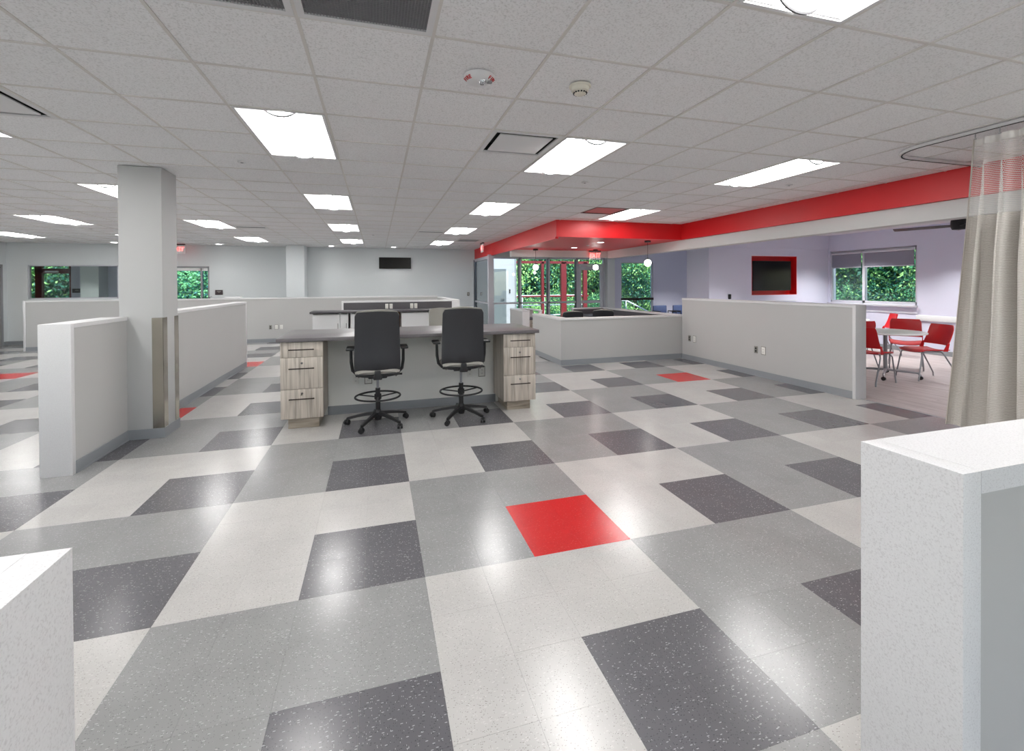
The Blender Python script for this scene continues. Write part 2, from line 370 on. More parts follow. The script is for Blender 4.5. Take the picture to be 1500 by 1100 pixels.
# wood-look planks of the cafe
pm = {}
PWD, PLN = .18, 1.22
k = 0
for c in range(29):
    x0 = 6.104+c*PWD; off = (c*.47) % PLN
    for r in range(-1, 8):
        y0, y1 = 1.4+r*PLN+off-.4, 1.4+(r+1)*PLN+off-.4
        y0, y1 = max(y0, 1.0), min(y1, 9.1)
        if y1-y0 < .05: continue
        x1 = min(x0+PWD-.001, XR)
        if x1-x0 < .02: continue
        key = (round(x1-x0, 3), round(y1-y0, 3))
        if key not in pm: pm[key] = MB().box(0, key[0], 0, key[1]-.001, -.006, 0).mesh('floor_plank', M['plank'], 0)
        o = bpy.data.objects.new('floor_plank', pm[key]); COL.objects.link(o); o.parent = FLOOR; o.location = (x0, y0, random.uniform(0, .0003))
tag(B(6.085, 6.103, -3, 9.0, 0, .004).obj('threshold_strip', M['grey_metal'], FLOOR), kind=None)
# ---- ceiling
CEIL = struct('ceiling', MB().box(XL-.2, 3.25, YB, YF+.1, 2.98, 3.06).box(3.25, 6.0, YB, 13.2, 2.98, 3.06), M['concrete'])
struct('roof', MB().box(XL-.3, 3.25, YB-.2, YF+.2, 3.10, 3.2).box(3.25, XR+.4, YB-.2, 13.35, 3.10, 3.2), M['concrete'])
CX, CY, CT = -2.1655, 2.8569, .6096
lights = [(i, j) for i in (-10, -6, -2, 2, 6, 10) for j in (-9, -4, 1, 6, 11, 16)]
lights = [l for l in lights if not (l[0] == 10 and l[1] > 6)]
occupied = set()
for i, j in lights: occupied |= {(i, j), (i, j+1)}
diffusers = [(5, 1), (-1, 1)]
grilles = [(2, -2), (3, -2)]
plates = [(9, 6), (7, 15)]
slots = [(5, 12), (-1, 12)]
special = set(diffusers+grilles+plates)
tm = MB().add([(-.297, -.297, 0), (.297, -.297, 0), (.297, .297, 0), (-.297, .297, 0), (-.297, -.297, .015), (.297, -.297, .015), (.297, .297, .015), (-.297, .297, .015)],
    [(3, 2, 1, 0), (4, 5, 6, 7), (0, 1, 5, 4), (1, 2, 6, 5), (2, 3, 7, 6), (3, 0, 4, 7)]).mesh('ceiling_tile', M['acoustic'], 0)
ct = []
for i in range(-12, 14):
    for j in range(-10, 21):
        x, y = CX+(i+.5)*CT, CY+(j+.5)*CT
        if (i, j) in occupied or (i, j) in special: continue
        if x > 3.25 and y > 8.0 and not (x-CT/2 < 3.25 or y-CT/2 < 8.0): continue
        ct.append((x, y, i, j))
ctn = sorted([c for c in ct if in_frame(c[0], c[1], CH, 25)], key=lambda c: c[0]**2+c[1]**2)[:296]
s_ = set(ctn); mb = MB()
for c in ctn:
    o = bpy.data.objects.new('ceiling_tile', tm); COL.objects.link(o); o.parent = CEIL; o.location = (c[0], c[1], CH+.006)
for c in ct:
    if c in s_: continue
    x0, x1, y0, y1 = c[0]-.302, c[0]+.302, c[1]-.302, c[1]+.302
    x0 = max(x0, XL); x1 = min(x1, 5.99); y1 = min(y1, YF); 
    if c[0] > 3.25 and c[1]-.3 < 8 < c[1]+.3: y1 = 8.0
    elif c[1] > 8 and c[0]-.3 < 3.25 < c[0]+.3: x1 = 3.25
    mb.box(x0, x1, y0, y1, CH+.006, CH+.021)
tag(mb.obj('far_ceiling_tiles', M['acoustic'], CEIL, 0), kind='stuff')
gb = .0085
for i in range(-12, 15):
    x = CX+i*CT
    if x < XL or x > 5.98: continue
    y1 = 8.0 if x > 3.25 else YF
    B(x-gb, x+gb, YB, y1, CH, CH+.03).obj('grid_bar', M['grid'], CEIL, 0)
for j in range(-10, 22):
    y = CY+j*CT
    if y > YF: continue
    x1 = 3.25 if y > 8.0 else 6.0
    # cross bars stop at the light fixtures
    segs = []; cur = XL
    for i in sorted(set(l[0] for l in lights if j == l[1]+1)):
        segs.append((cur, CX+i*CT)); cur = CX+(i+1)*CT
    segs.append((cur, x1)); m_ = MB()
    for a_, b_ in segs:
        if b_ > a_: m_.box(a_, b_, y-gb, y+gb, CH+.001, CH+.03)
    m_.obj('grid_bar', M['grid'], CEIL, 0)
# ---- outer walls
def wall_y(x0, x1, y0, y1, holes, z1=3.0):
    """wall along x between y0,y1 with rectangular holes (hx0,hx1,hz0,hz1)"""
    m = MB(); xs = sorted({x0, x1} | {h[0] for h in holes} | {h[1] for h in holes})
    for a, b in zip(xs, xs[1:]):
        hs = sorted([h for h in holes if h[0] < (a+b)/2 < h[1]], key=lambda h: h[2]); z = 0
        for h in hs:
            if h[2] > z: m.box(a, b, y0, y1, z, h[2])
            z = h[3]
        if z < z1: m.box(a, b, y0, y1, z, z1)
    return m
def wall_x(y0, y1, x0, x1, holes, z1=3.0):
    m = wall_y(y0, y1, x0, x1, holes, z1); m.v = [(v[1], v[0], v[2]) for v in m.v]; return m
W1 = (-9.06, -7.02, 1.22, 2.15); W2 = (-6.05, -4.77, 1.10, 2.13)
wf = struct('wall_far', wall_y(-12, 3.25, YF, YF+.15, [W1, W2]), M['wall'])
struct('wall_left', wall_x(YB, YF, XL-.15, XL, [(14.35, 15.30, 0, 2.10)]), M['wall'])
ADDED_WINDOWS = [(-8.6+2.5*k, -8.6+2.5*k+2.2, .75, 2.55) for k in (0, 2, 4, 6)]  # assumed windows behind the camera, added to bring in daylight
struct('wall_back', wall_y(XL-.15, XR+.2, YB-.15, YB, ADDED_WINDOWS), M['wall'])
struct('wall_right', wall_x(YB, 13.2, XR, XR+.2, [(7.02, 9.0, 1.03, 2.33)]), M['wall_cool'])
struct('baseboard_far', B(XL, 3.2, YF-.012, YF, 0, .1), M['base'])
struct('baseboard_left', MB().box(XL, XL+.012, YB, 14.3, 0, .1).box(XL, XL+.012, 15.36, YF-.012, 0, .1), M['base'])
struct('baseboard_right', B(XR-.012, XR, 0, 9.03, 0, .1), M['base'])
# tv wall between cafe and lobby, with recessed red niche
tvw = struct('wall_cafe', MB().box(7.55, 8.80, 9.05, 9.85, 0, 3).box(10.21, XR, 9.05, 9.85, 0, 3).box(8.80, 10.21, 9.05, 9.85, 0, 1.235).box(8.80, 10.21, 9.05, 9.85, 2.20, 3).box(8.80, 10.21, 9.25, 9.85, 1.235, 2.20), M['wall_cool'])
nb = MB().box(8.80, 10.21, 9.235, 9.249, 1.235, 2.20).box(8.801, 8.812, 9.052, 9.236, 1.236, 2.199).box(10.198, 10.209, 9.052, 9.236, 1.236, 2.199).box(8.812, 10.198, 9.052, 9.236, 1.236, 1.247).box(8.812, 10.198, 9.052, 9.236, 2.188, 2.199)
nb.obj('niche_lining', M['red'], tvw)
struct('trim_1', B(7.551, XR, 9.03, 9.05, 2.385, 2.743), M['wall_cool'])
struct('baseboard_cafe', B(7.55, XR, 9.038, 9.05, 0, .1), M['base'])
# rail board on the right wall + end cap
struct('trim_2', MB().bbox(XR-.03, XR, .5, 7.02, .70, .82, .006), M['wall'])
struct('trim_3', MB().bbox(XR-.06, XR, 7.0, 9.03, .98, 1.03, .006).box(XR-.012, XR, 7.0, 9.03, .84, .87), M['alu'])
# lobby and entry walls
struct('wall_lobby', wall_y(7.02, XR, 13.2, 13.35, [(7.61, 8.80, .0, 2.24)]), M['wall_cool'])
struct('wall_entry_pier', B(7.02, 7.28, 13.02, 13.2, 0, 3), M['wall'])
struct('ceiling_cafe', B(6.25, XR, YB, 9.05, CH, CH+.03), mat('cafe_ceiling', srgb(226, 226, 230), .9, noise=.02, nscale=90))
m_ = MB()
for y in [9.03-.61*k for k in range(14)]: m_.box(6.25, XR, y-.011, y+.011, CH-.004, CH)
for x in [XR-.61*k for k in range(1, 9)]: m_.box(x-.011, x+.011, YB, 9.05, CH-.004, CH)
struct('ceiling_grid_cafe', m_, M['grid'], 0)
struct('ceiling_lobby', MB().box(6.25, XR, 9.05, 13.2, CH, CH+.03).box(3.27, 6.25, 11.35, 13.2, 2.60, 2.63), mat('lobby_ceiling', srgb(222, 222, 226), .9))
struct('wall_entry_header', MB().box(3.30, 7.02, 13.14, 13.24, 2.36, 3.05), M['beam'])
# red soffit + beams
struct('soffit', MB().box(3.25, 6.05, 8.0, 8.06, 2.43, 3.05).box(3.25, 3.31, 8.06, YF, 2.40, 3.05).box(3.31, 6.05, 8.06, 11.2, 2.43, 2.47)
       .box(6.0, 6.06, YB, 8.0, 2.43, 3.05), M['red'])
struct('beam', MB().box(6.05, 6.25, YB, 11.35, 2.23, 3.05).box(3.31, 6.05, 11.2, 11.35, 2.25, 3.05), M['beam'])
for k_, q in enumerate(ADDED_WINDOWS):
    f_ = MB().box(q[0], q[1], YB-.11, YB-.04, q[2], q[2]+.05).box(q[0], q[1], YB-.11, YB-.04, q[3]-.05, q[3]).box(q[0], q[0]+.05, YB-.11, YB-.04, q[2], q[3]).box(q[1]-.05, q[1], YB-.11, YB-.04, q[2], q[3])
    w_ = struct('window_%d' % (7+k_), f_, M['alu']); B(q[0]+.02, q[1]-.02, YB-.08, YB-.072, q[2]+.02, q[3]-.02).obj('pane', M['glass'], w_)  # frames and panes of the added, unseen back windows
# ---- door at far left
def door(name, y0, y1, x, leafmat):
    f = MB().box(x-.16, x+.012, y0-.05, y0+.01, 0, 2.15).box(x-.16, x+.012, y1-.01, y1+.05, 0, 2.15).box(x-.16, x+.012, y0-.05, y1+.05, 2.09, 2.15)
    d = struct(name, MB().bbox(x-.09, x-.045, y0+.015, y1-.015, .01, 2.085, .003), leafmat)
    f.obj('door_frame', M['sash'], d)
    h = MB().tube([(x-.045, y0+.08, 1.0), (x+.01, y0+.08, 1.0), (x+.01, y0+.2, 1.0)], .009); h.obj('door_handle', M['chrome'], d); return d
door('door_1', 14.35, 15.30, XL, M['doorwood'])
# ---- windows in the far wall
def window_y(name, x0, x1, y, z0, z1, fr, frm, mulls=(), rails=(), g='glass', gy=.06, dep=.08):
    f = MB().box(x0, x1, y+gy-dep/2, y+gy+dep/2, z0, z0+fr).box(x0, x1, y+gy-dep/2, y+gy+dep/2, z1-fr, z1).box(x0, x0+fr, y+gy-dep/2, y+gy+dep/2, z0, z1).box(x1-fr, x1, y+gy-dep/2, y+gy+dep/2, z0, z1)
    w = struct(name, f, frm)
    for m in mulls: B(m-fr/2, m+fr/2, y+gy-dep/2, y+gy+dep/2, z0+fr, z1-fr).obj('mullion', frm, w)
    for r in rails: B(x0+fr, x1-fr, y+gy-dep/2+.002, y+gy+dep/2-.002, r-.02, r+.02).obj('rail', frm, w)
    ms = [x0]+list(mulls)+[x1]
    for a, b in zip(ms, ms[1:]): B(a+.01, b-.01, y+gy-.004, y+gy+.004, z0+.01, z1-.01).obj('pane', M[g], w)
    return w
window_y('window_1', *W1[:2], YF, *W1[2:], .03, M['alu'], mulls=())
w2 = window_y('window_2', *W2[:2], YF, *W2[2:], .045, M['sash'], mulls=(-4.98,), g='glass_blue')
MB().box(W2[0]+.045, W2[1]-.05, YF+.02, YF+.06, 2.0, 2.08).obj('roller_shade', M['white_metal'], w2)
# room behind window 1
bx0, bx1, by = -12.0, -7.0, 18.9
struct('wall_back_room_right', B(-7.0, -6.94, YF+.15, by+.12, 0, 3), M['wall_cool'])
struct('wall_back_room_left', B(bx0-.12, bx0, YF+.15, by+.12, 0, 3), M['wall_cool'])
struct('wall_back_room_far', wall_y(bx0, bx1, by, by+.12, [(-11.9, -9.88, 0, 2.32)]), M['wall_cool'])
struct('ceiling_back_room', B(bx0, bx1, YF+.15, by+.12, 2.7, 2.75), M['wall'])
struct('wall_back_room_pier', MB().box(-9.35, -8.85, 18.35, by, 0, 2.7).box(-8.3, -8.1, 18.6, by, 0, 2.7).box(-7.9, -7.8, 18.6, by, 0, 2.7), M['wall'])
d3 = struct('door_3', MB().box(-10.84, -10.66, by-.02, by+.1, 0, 2.32).box(-10.84, -9.88, by-.02, by+.1, 2.0, 2.16).box(-11.9, -9.88, by-.01, by+.09, 2.26, 2.32).box(-9.92, -9.88, by-.02, by+.1, 0, 2.32), M['redsteel'])
B(-11.9, -9.9, by+.03, by+.04, 0, 2.3).obj('pane', M['glass'], d3)
MB().box(-10.55, -10.2, by-.06, by-.03, 2.03, 2.09).obj('door_closer', M['white_metal'], d3)
# ---- entry storefront
ex = [3.25, 4.16, 5.08, 6.03, 6.98]
sf = MB().box(3.17, 3.33, 13.12, 13.26, 0, 2.43)
for x in ex[1:]: sf.box(x-.035, x+.035, 13.14, 13.24, 0, 2.36)
sf.box(3.33, 6.98, 13.14, 13.24, 2.31, 2.37).box(3.33, 6.03, 13.14, 13.24, .95, 1.0).box(3.33, 6.03, 13.14, 13.24, 0, .1).box(6.03, 6.98, 13.14, 13.24, 2.12, 2.17)
WS = struct('window_3', sf, M['alu'])
for a, b in zip(ex[:-2], ex[1:-1]):
    B(a+.03, b-.03, 13.185, 13.193, .98, 2.33).obj('pane', M['glass'], WS); B(a+.03, b-.03, 13.185, 13.193, .05, .96).obj('pane', M['glass'], WS)
    B(b-.052, b-.034, 13.13, 13.245, .1, 2.32).obj('gasket', M['darkalu'], WS)
B(6.06, 6.95, 13.185, 13.193, 2.16, 2.32).obj('pane', M['glass'], WS)
sgl = MB().box(3.2, 3.3, 15.42, 15.5, 0, 2.4).box(3.22, 3.28, 13.26, 15.42, .95, 1.0).box(3.22, 3.28, 13.26, 15.42, 2.32, 2.41).box(3.22, 3.28, 13.26, 15.42, 0, .1)
WG = struct('window_4', sgl, M['alu']); B(3.246, 3.254, 13.26, 15.42, .1, 2.33).obj('pane', M['glass'], WG)
B(3.2, 3.22, 15.38, 15.42, 0, 2.38).obj('gasket', M['darkalu'], WG)
dr = MB()
dr.box(6.075, 6.175, 13.16, 13.21, .02, 2.11).box(6.835, 6.935, 13.16, 13.21, .02, 2.11).box(6.175, 6.835, 13.16, 13.21, 1.98, 2.11).box(6.175, 6.835, 13.16, 13.21, .02, .25).box(6.175, 6.835, 13.16, 13.21, .93, 1.02)
D2 = struct('door_2', dr, M['alu'])
B(6.17, 6.84, 13.18, 13.19, .97, 2.0).obj('pane', M['glass'], D2); B(6.17, 6.84, 13.18, 13.19, .2, .95).obj('pane', M['glass'], D2)
MB().tube([(6.14, 13.16, .8), (6.14, 13.10, .8), (6.14, 13.10, 1.15), (6.14, 13.16, 1.15)], .012).obj('door_handle', M['chrome'], D2)
B(6.55, 6.66, 13.17, 13.178, 1.28, 1.36).obj('door_sticker', M['plaque'], D2)
# lobby window
WL = window_y('window_5', 7.61, 8.80, 13.2, .0, 2.24, .03, M['alu'], rails=(), dep=.06)
B(7.60, 8.81, 13.19, 13.32, 1.0, 1.07).obj('transom_bar', M['bronze'], WL)
# cafe window
def window_x():
    x = XR+.08
    f = MB()
    for (a, b) in ((7.02, 7.07), (8.15, 8.21), (8.97, 9.0)): f.box(x-.04, x+.04, a, b, 1.03, 2.33)
    f.box(x-.04, x+.04, 7.02, 9.0, 1.03, 1.09).box(x-.04, x+.04, 7.02, 9.0, 2.28, 2.33)
    w = struct('window_6', f, M['alu'])
    for a, b in ((7.05, 8.17), (8.19, 8.98)):
        B(x-.004, x+.004, a, b, 1.06, 2.3).obj('pane', M['glass'], w)
        B(x-.07, x-.062, a+.03, b-.03, 1.905, 2.26).obj('roller_shade', M['shade'], w)
        MB().tube([(x-.066, a+.03, 1.905), (x-.066, b-.03, 1.905)], .012).obj('shade_bar', M['alu'], w)
        MB().tube([(x-.066, a+.02, 2.265), (x-.066, b-.02, 2.265)], .03).obj('shade_roller', M['alu'], w)
window_x()

# ================================================================== OUTDOORS
tag(B(-60, 70, -40, 90, -.3, -.13).obj('ground', M['asphalt']), kind='structure')
struct('bounce_patio', B(-14, 16, -14, YB-.2, -.13, -.03), mat('pale_concrete', srgb(190, 186, 178), .9, noise=.05, nscale=3))  # unseen pale ground added to bounce sunlight in through the back windows
struct('path', MB().box(3.4, 16, 13.3, 20, -.13, -.03), M['concrete'])
vw = struct('wall_vestibule', MB().box(3.25, 5.0, 16.4, 16.55, 0, 2.75).box(4.98, 5.0, 16.3, 16.4, 0, 2.6), mat('outdoor_white_wall', srgb(158, 162, 172), .7))
vd = MB().box(4.05, 4.62, 16.35, 16.4, 0, 2.12)
vd.obj('door_leaf', mat('grey_door_paint', srgb(96, 104, 110), .5), vw)
MB().tube([(4.52, 16.35, 1.0), (4.52, 16.29, 1.0), (4.4, 16.29, 1.0)], .012).obj('door_handle', M['black'], vw)
MB().box(4.74, 4.79, 16.37, 16.4, 1.22, 1.36).obj('card_reader', M['black'], vw)
ps = MB()
for x, w in ((6.30, .10), (7.20, .22), (8.14, .16)): ps.box(x-w/2, x+w/2, 16.95, 17.1, -.1, 2.42)
for x0, x1 in ((5.15, 8.3),): ps.box(x0, x1, 16.95, 17.1, 2.36, 2.46)
ps.box(4.2, 8.3, 17.0, 17.06, 1.03, 1.09)
tag(ps.obj('entry_frame', M['redsteel']), 'dark red steel posts and beam outside the glass entry', 'frame')
def railing(name, label, x0, x1, y, z=1.1, n=5, rails=(1.1, .68, .25)):
    r = thing(name, label, 'railing', (x0, y, -.05)); L = x1-x0
    for k in range(n): MB().tube([(L*k/(n-1), 0, 0), (L*k/(n-1), 0, z)], .024, 8).obj('post', M['rail'], r)
    for q in rails: MB().tube([(0, 0, q), (L, 0, q)], .022, 8).obj('rail', M['rail'], r)
railing('railing', 'pale metal handrail on the walk outside the glass entry', 5.0, 9.0, 18.7)
sl = thing('stair_railing', 'pale stair railing sloping down outside the lobby window', 'railing', (9.2, 15.6, -.05))
MB().tube([(0, 0, .95), (1.7, 0, .15)], .026, 8).obj('rail', M['rail'], sl)
MB().tube([(0, 0, 0), (0, 0, .95)], .024, 8).obj('post', M['rail'], sl); MB().tube([(1.7, 0, 0), (1.7, 0, .95)], .024, 8).obj('post', M['rail'], sl)
MB().tube([(-.7, 0, .95), (0, 0, .95)], .024, 8).obj('rail', M['rail'], sl); MB().tube([(-.7, 0, 0), (-.7, 0, .95)], .024, 8).obj('post', M['rail'], sl)
# foliage -----------------------------------------------------------
def leaf_mesh(name, rad, n, size, seed, clumps=22, low=0.0):
    rg = np.random.default_rng(seed)
    cc = rg.normal(size=(clumps, 3)); cc /= np.linalg.norm(cc, axis=1)[:, None]; cc *= rg.uniform(.35, .95, (clumps, 1))
    idx = rg.integers(0, clumps, n); p = cc[idx]+rg.normal(size=(n, 3))*.19
    p *= np.array(rad); a = rg.normal(size=(n, 3)); a /= np.linalg.norm(a, axis=1)[:, None]
    b = rg.normal(size=(n, 3)); b -= a*(a*b).sum(1)[:, None]; b /= np.linalg.norm(b, axis=1)[:, None]
    s = size*rg.uniform(.6, 1.4, (n, 1)); a = a*s; b = b*s*.55
    V = np.stack([p-a, p+b, p+a, p-b], 1).reshape(-1, 3)
    me = bpy.data.meshes.new(name); me.vertices.add(4*n); me.vertices.foreach_set('co', V.ravel())
    me.loops.add(4*n); me.loops.foreach_set('vertex_index', np.arange(4*n)); me.polygons.add(n)
    me.polygons.foreach_set('loop_start', np.arange(0, 4*n, 4)); me.polygons.foreach_set('loop_total', np.full(n, 4))
    for k_ in 'abc': me.materials.append(M['leaf_'+k_])
    cm = rg.integers(0, 3, clumps)[idx]; flip = rg.random(n) < .35; cm[flip] = rg.integers(0, 3, flip.sum())
    me.polygons.foreach_set('material_index', cm.astype(np.int32)); me.update(calc_edges=True); return me
LM = [leaf_mesh('foliage', (2.3, 2.3, 2.6), 24000, .07, 3, 40), leaf_mesh('foliage', (2.0, 2.2, 2.2), 22000, .065, 4, 44), leaf_mesh('foliage', (2.6, 1.6, 1.5), 20000, .06, 5, 44)]
trunk = MB().tube([(0, 0, 0), (.08, .03, 1.2), (-.05, .05, 2.6), (.1, 0, 4.4)], [.2, .16, .13, .06], 10)
trunk.tube([(-.03, .05, 2.3), (.6, .3, 3.2), (1.1, .5, 4.0)], [.1, .07, .03], 8).tube([(0, 0, 2.0), (-.6, .1, 2.9), (-1.2, -.2, 3.6)], [.1, .06, .03], 8)
TRM = trunk.mesh('trunk', M['bark'])
def tree(label, x, y, z, s, k, rz, group, tall=True, cat='tree', name='broadleaf_tree'):
    t = thing(name, label, cat, (x, y, -.2), rz, group)
    f = bpy.data.objects.new('foliage', LM[k]); COL.objects.link(f); f.parent = t; f.location = (0, 0, z+.2); f.scale = (s, s, s); f['kind'] = 'stuff'
    if tall:
        q = bpy.data.objects.new('trunk', TRM); COL.objects.link(q); q.parent = t; q.scale = (1, 1, max(.5, (z+1)/4.4))
T1 = 'broadleaf tree among the green trees beyond the entry glass'
for q in ((5.6, 23.5, 2.6, 1.0, 0, .2), (8.0, 24.5, 2.9, 1.1, 1, 1.2), (10.5, 24, 2.5, 1.0, 0, 2.3), (13.2, 24.5, 2.9, 1.15, 1, .6), (16.5, 25, 2.7, 1.2, 0, 1.8), (6.8, 28, 3.2, 1.5, 1, 2.9), (12, 29, 3.4, 1.6, 0, .4), (19, 29, 3.2, 1.7, 1, .9), (3, 27, 3.4, 1.4, 0, 3), (12.5, 20.2, 2.6, .8, 1, 2)):
    tree(T1, *q, 'trees beyond the entry glass')
for q in ((6, 21.5, .35, .62, 2, 0), (8.6, 21.8, .3, .62, 2, .5), (11.3, 21.2, .35, .66, 2, 2), (14, 22, .5, .8, 2, 1)):
    tree('leafy shrub in the low hedge beyond the entry handrail', *q, 'shrubs beyond the entry handrail', False, 'shrub', 'leafy_shrub')
T2 = 'broadleaf tree in the green mass outside the wide cafe window'
for q in ((16.5, 8, 1.9, 1.0, 1, .3), (16.8, 11.5, 2.1, 1.0, 0, 1.3), (17.5, 14.5, 2.2, 1.1, 1, 2.2), (19, 10, 3, 1.5, 0, .8), (20.5, 14, 3, 1.6, 1, 1.9), (22, 18, 3, 1.8, 0, .1)):
    tree(T2, *q, 'trees outside the cafe window')
for q in ((14.8, 8.6, .9, .62, 2, 1.5), (15.2, 10.6, .8, .66, 2, 1.1), (15.4, 12.5, .9, .7, 2, 1.9)):
    tree('leafy shrub close outside the wide cafe window', *q, 'shrubs outside the cafe window', False, 'shrub', 'leafy_shrub')
T3 = 'dark tree seen through the panes of the far left wall'
for q in ((-15.5, 24.5, 2.2, 1.1, 0, .3), (-13.2, 26, 2.6, 1.1, 1, 1.3), (-8.2, 22.5, 2.0, .9, 1, .3), (-6.6, 24.5, 2.4, 1.1, 0, 2.3), (-9.5, 26, 2.6, 1.3, 1, 1), (-18, 29, 3, 1.7, 0, 2), (-12, 31, 3, 1.8, 1, .4), (-4.8, 27, 2.6, 1.4, 1, .6)):
    tree(T3, *q, 'trees seen through the far left panes')
tree('leafy shrub outside the red-framed glass door', -15.2, 22.6, .3, .6, 2, .3, None, False, 'shrub', 'leafy_shrub')

# ================================================================== COLUMN, HALF WALLS
cm = thing('square_column', 'tall grey square column standing in the near left half wall', 'column', (-2.27, 5.62, 0))
CX0, CX1, CY0, CY1 = -.19, .18, -.18, .18
MB().bbox(CX0, CX1, CY0, CY1, 0, CH-.001, .003).obj('shaft', M['column'], cm)
MB().box(CX0-.009, CX1+.009, CY0-.009, CY1+.009, .001, .1).obj('baseboard', M['base'], cm)
g1 = MB().box(CX1-.095, CX1+.003, CY0-.004, CY0, .1, 1.22).box(CX1, CX1+.004, CY0-.004, CY0+.09, .1, 1.22); g1.obj('corner_guard', M['steel'], cm)
MB().box(CX1, CX1+.004, CY1-.09, CY1+.004, .1, 1.22).box(CX1-.09, CX1+.004, CY1, CY1+.004, .1, 1.22).obj('corner_guard', M['steel'], cm)
struct('column_far', MB().bbox(-2.57, -2.08, 14.81, YF, 0, CH, .003), M['wall'])

def outlet(parent, loc, nx, style):
    """nx: outward normal 'x-','x+','y-','y+' in parent's axes"""
    rz = {'y-': 0, 'x+': PI/2, 'y+': PI, 'x-': -PI/2}[nx]
    pl = MB().bbox(-.036, .036, -.006, 0, -.058, .058, .003).obj('outlet', M['outlet_w'] if style != 'g' else M['outlet_g'], parent)
    pl.location = loc; pl.rotation_euler = (0, 0, rz)
    if style == 'd':   # duplex in a grey frame
        MB().box(-.045, .045, -.003, .0, -.068, .068).obj('outlet_frame', M['outlet_g'], pl)
    for z in (-.022, .022):
        MB().box(-.014, .014, -.0085, -.005, z-.014, z+.014).obj('socket', M['outlet_w'] if style != 'g' else M['dark_void'], pl)
    if style != 'g':
        m = MB()
        for z in (-.022, .022): m.box(-.008, -.005, -.0095, -.008, z-.006, z+.006).box(.005, .008, -.0095, -.008, z-.006, z+.006)
        m.obj('slots', M['dark_void'], pl)
def half_wall(label, x0, x1, y0, y1, h, ends='', cap=.035, group=None, strip=.035, baseboards=True):
    """axis aligned; ends: any of 'xm','xp','ym','yp' that carry a white end slab"""
    cx, cy = (x0+x1)/2, (y0+y1)/2
    w = thing('half_wall', label, 'half wall', (cx, cy, 0), 0, group)
    X0, X1, Y0, Y1 = x0-cx, x1-cx, y0-cy, y1-cy; ov = .008
    e = {'xm': strip if 'xm' in ends else 0, 'xp': strip if 'xp' in ends else 0, 'ym': strip if 'ym' in ends else 0, 'yp': strip if 'yp' in ends else 0}
    MB().box(X0+e['xm'], X1-e['xp'], Y0+e['ym'], Y1-e['yp'], 0, h-cap).obj('panel', M['half'], w)
    nx, ny = (ov, 0) if Y1-Y0 > X1-X0 else (0, ov)
    MB().box(X0+e['xm']-nx, X1-e['xp']+nx, Y0+e['ym']-ny, Y1-e['yp']+ny, h-cap, h).obj('cap', M['solid'], w)
    if 'ym' in ends: MB().bbox(X0-ov, X1+ov, Y0-ov, Y0+strip, 0, h, .0012).obj('end_slab', M['solid'], w)
    if 'yp' in ends: MB().bbox(X0-ov, X1+ov, Y1-strip, Y1+ov, 0, h, .0012).obj('end_slab', M['solid'], w)
    if 'xm' in ends: MB().bbox(X0-ov, X0+strip, Y0-ov, Y1+ov, 0, h, .0012).obj('end_slab', M['solid'], w)
    if 'xp' in ends: MB().bbox(X1-strip, X1+ov, Y0-ov, Y1+ov, 0, h, .0012).obj('end_slab', M['solid'], w)
    if baseboards:
        t = .009
        if Y1-Y0 > X1-X0:
            for sx in (-1, 1):
                xx = X1 if sx > 0 else X0
                MB().box(xx, xx+sx*t, Y0+e['ym'], Y1-e['yp'], 0, .1).box(xx, xx+sx*(t+.006), Y0+e['ym'], Y1-e['yp'], 0, .012).obj('baseboard', M['base'], w)
        else:
            for sy in (-1, 1):
                yy = Y1 if sy > 0 else Y0
                MB().box(X0+e['xm'], X1-e['xp'], yy, yy+sy*t, 0, .1).box(X0+e['xm'], X1-e['xp'], yy, yy+sy*(t+.006), 0, .012).obj('baseboard', M['base'], w)
    return w
half_wall('short grey half wall with white end slab, running up to the square column', -2.60, -2.40, 4.57, 5.44, 1.235, 'ym')
half_wall('long grey half wall continuing behind the square column', -2.60, -2.40, 5.80, 9.77, 1.235, 'yp')
w = half_wall('very long grey half wall parallel to the far wall, behind the wooden desk', -8.15, 1.75, 13.8, 13.98, 1.215, 'xm')
for X, st in ((-2.80, 'g'), (-2.655, 'd'), (-2.53, 'w')): outlet(w, (X+3.2, -.09, .41), 'y-', st)
half_wall('grey half wall turning back from the far half wall, beside the white cabinets', 1.75, 1.93, 11.05, 13.98, 1.175, 'ym')
w = half_wall('low half wall with dark backsplash and two outlets behind white cabinets', -.77, 1.745, 11.05, 11.23, 1.175, 'xm', baseboards=True)
MB().box(-1.22, 1.2575, -.098, -.09, .98, 1.14).obj('backsplash', M['laminate_dark'], w)
for X in (-.21, .36):
    outlet(w, (X-.06, -.098, 1.045), 'y-', 'w'); outlet(w, (X+.035, -.098, 1.045), 'y-', 'w')
w = half_wall('long grey half wall on the right, between tile floor and cafe', 6.0, 6.17, 4.45, 7.98, 1.235, 'ym')
for Y, st in ((7.75, 'g'), (7.60, 'd'), (6.08, 'g'), (5.93, 'd')): outlet(w, (-.085, Y-6.215, .435), 'x-', st)
half_wall('near right half wall with speckled white end and cap, close to the camera', 1.21, 5.5, .67, .87, 1.12, 'xm', strip=.05, cap=.05)
half_wall('near left half wall end of speckled white slab, cut by the frame', -4.5, -.475, .68, .88, 1.12, 'xp', strip=.05, cap=.05)

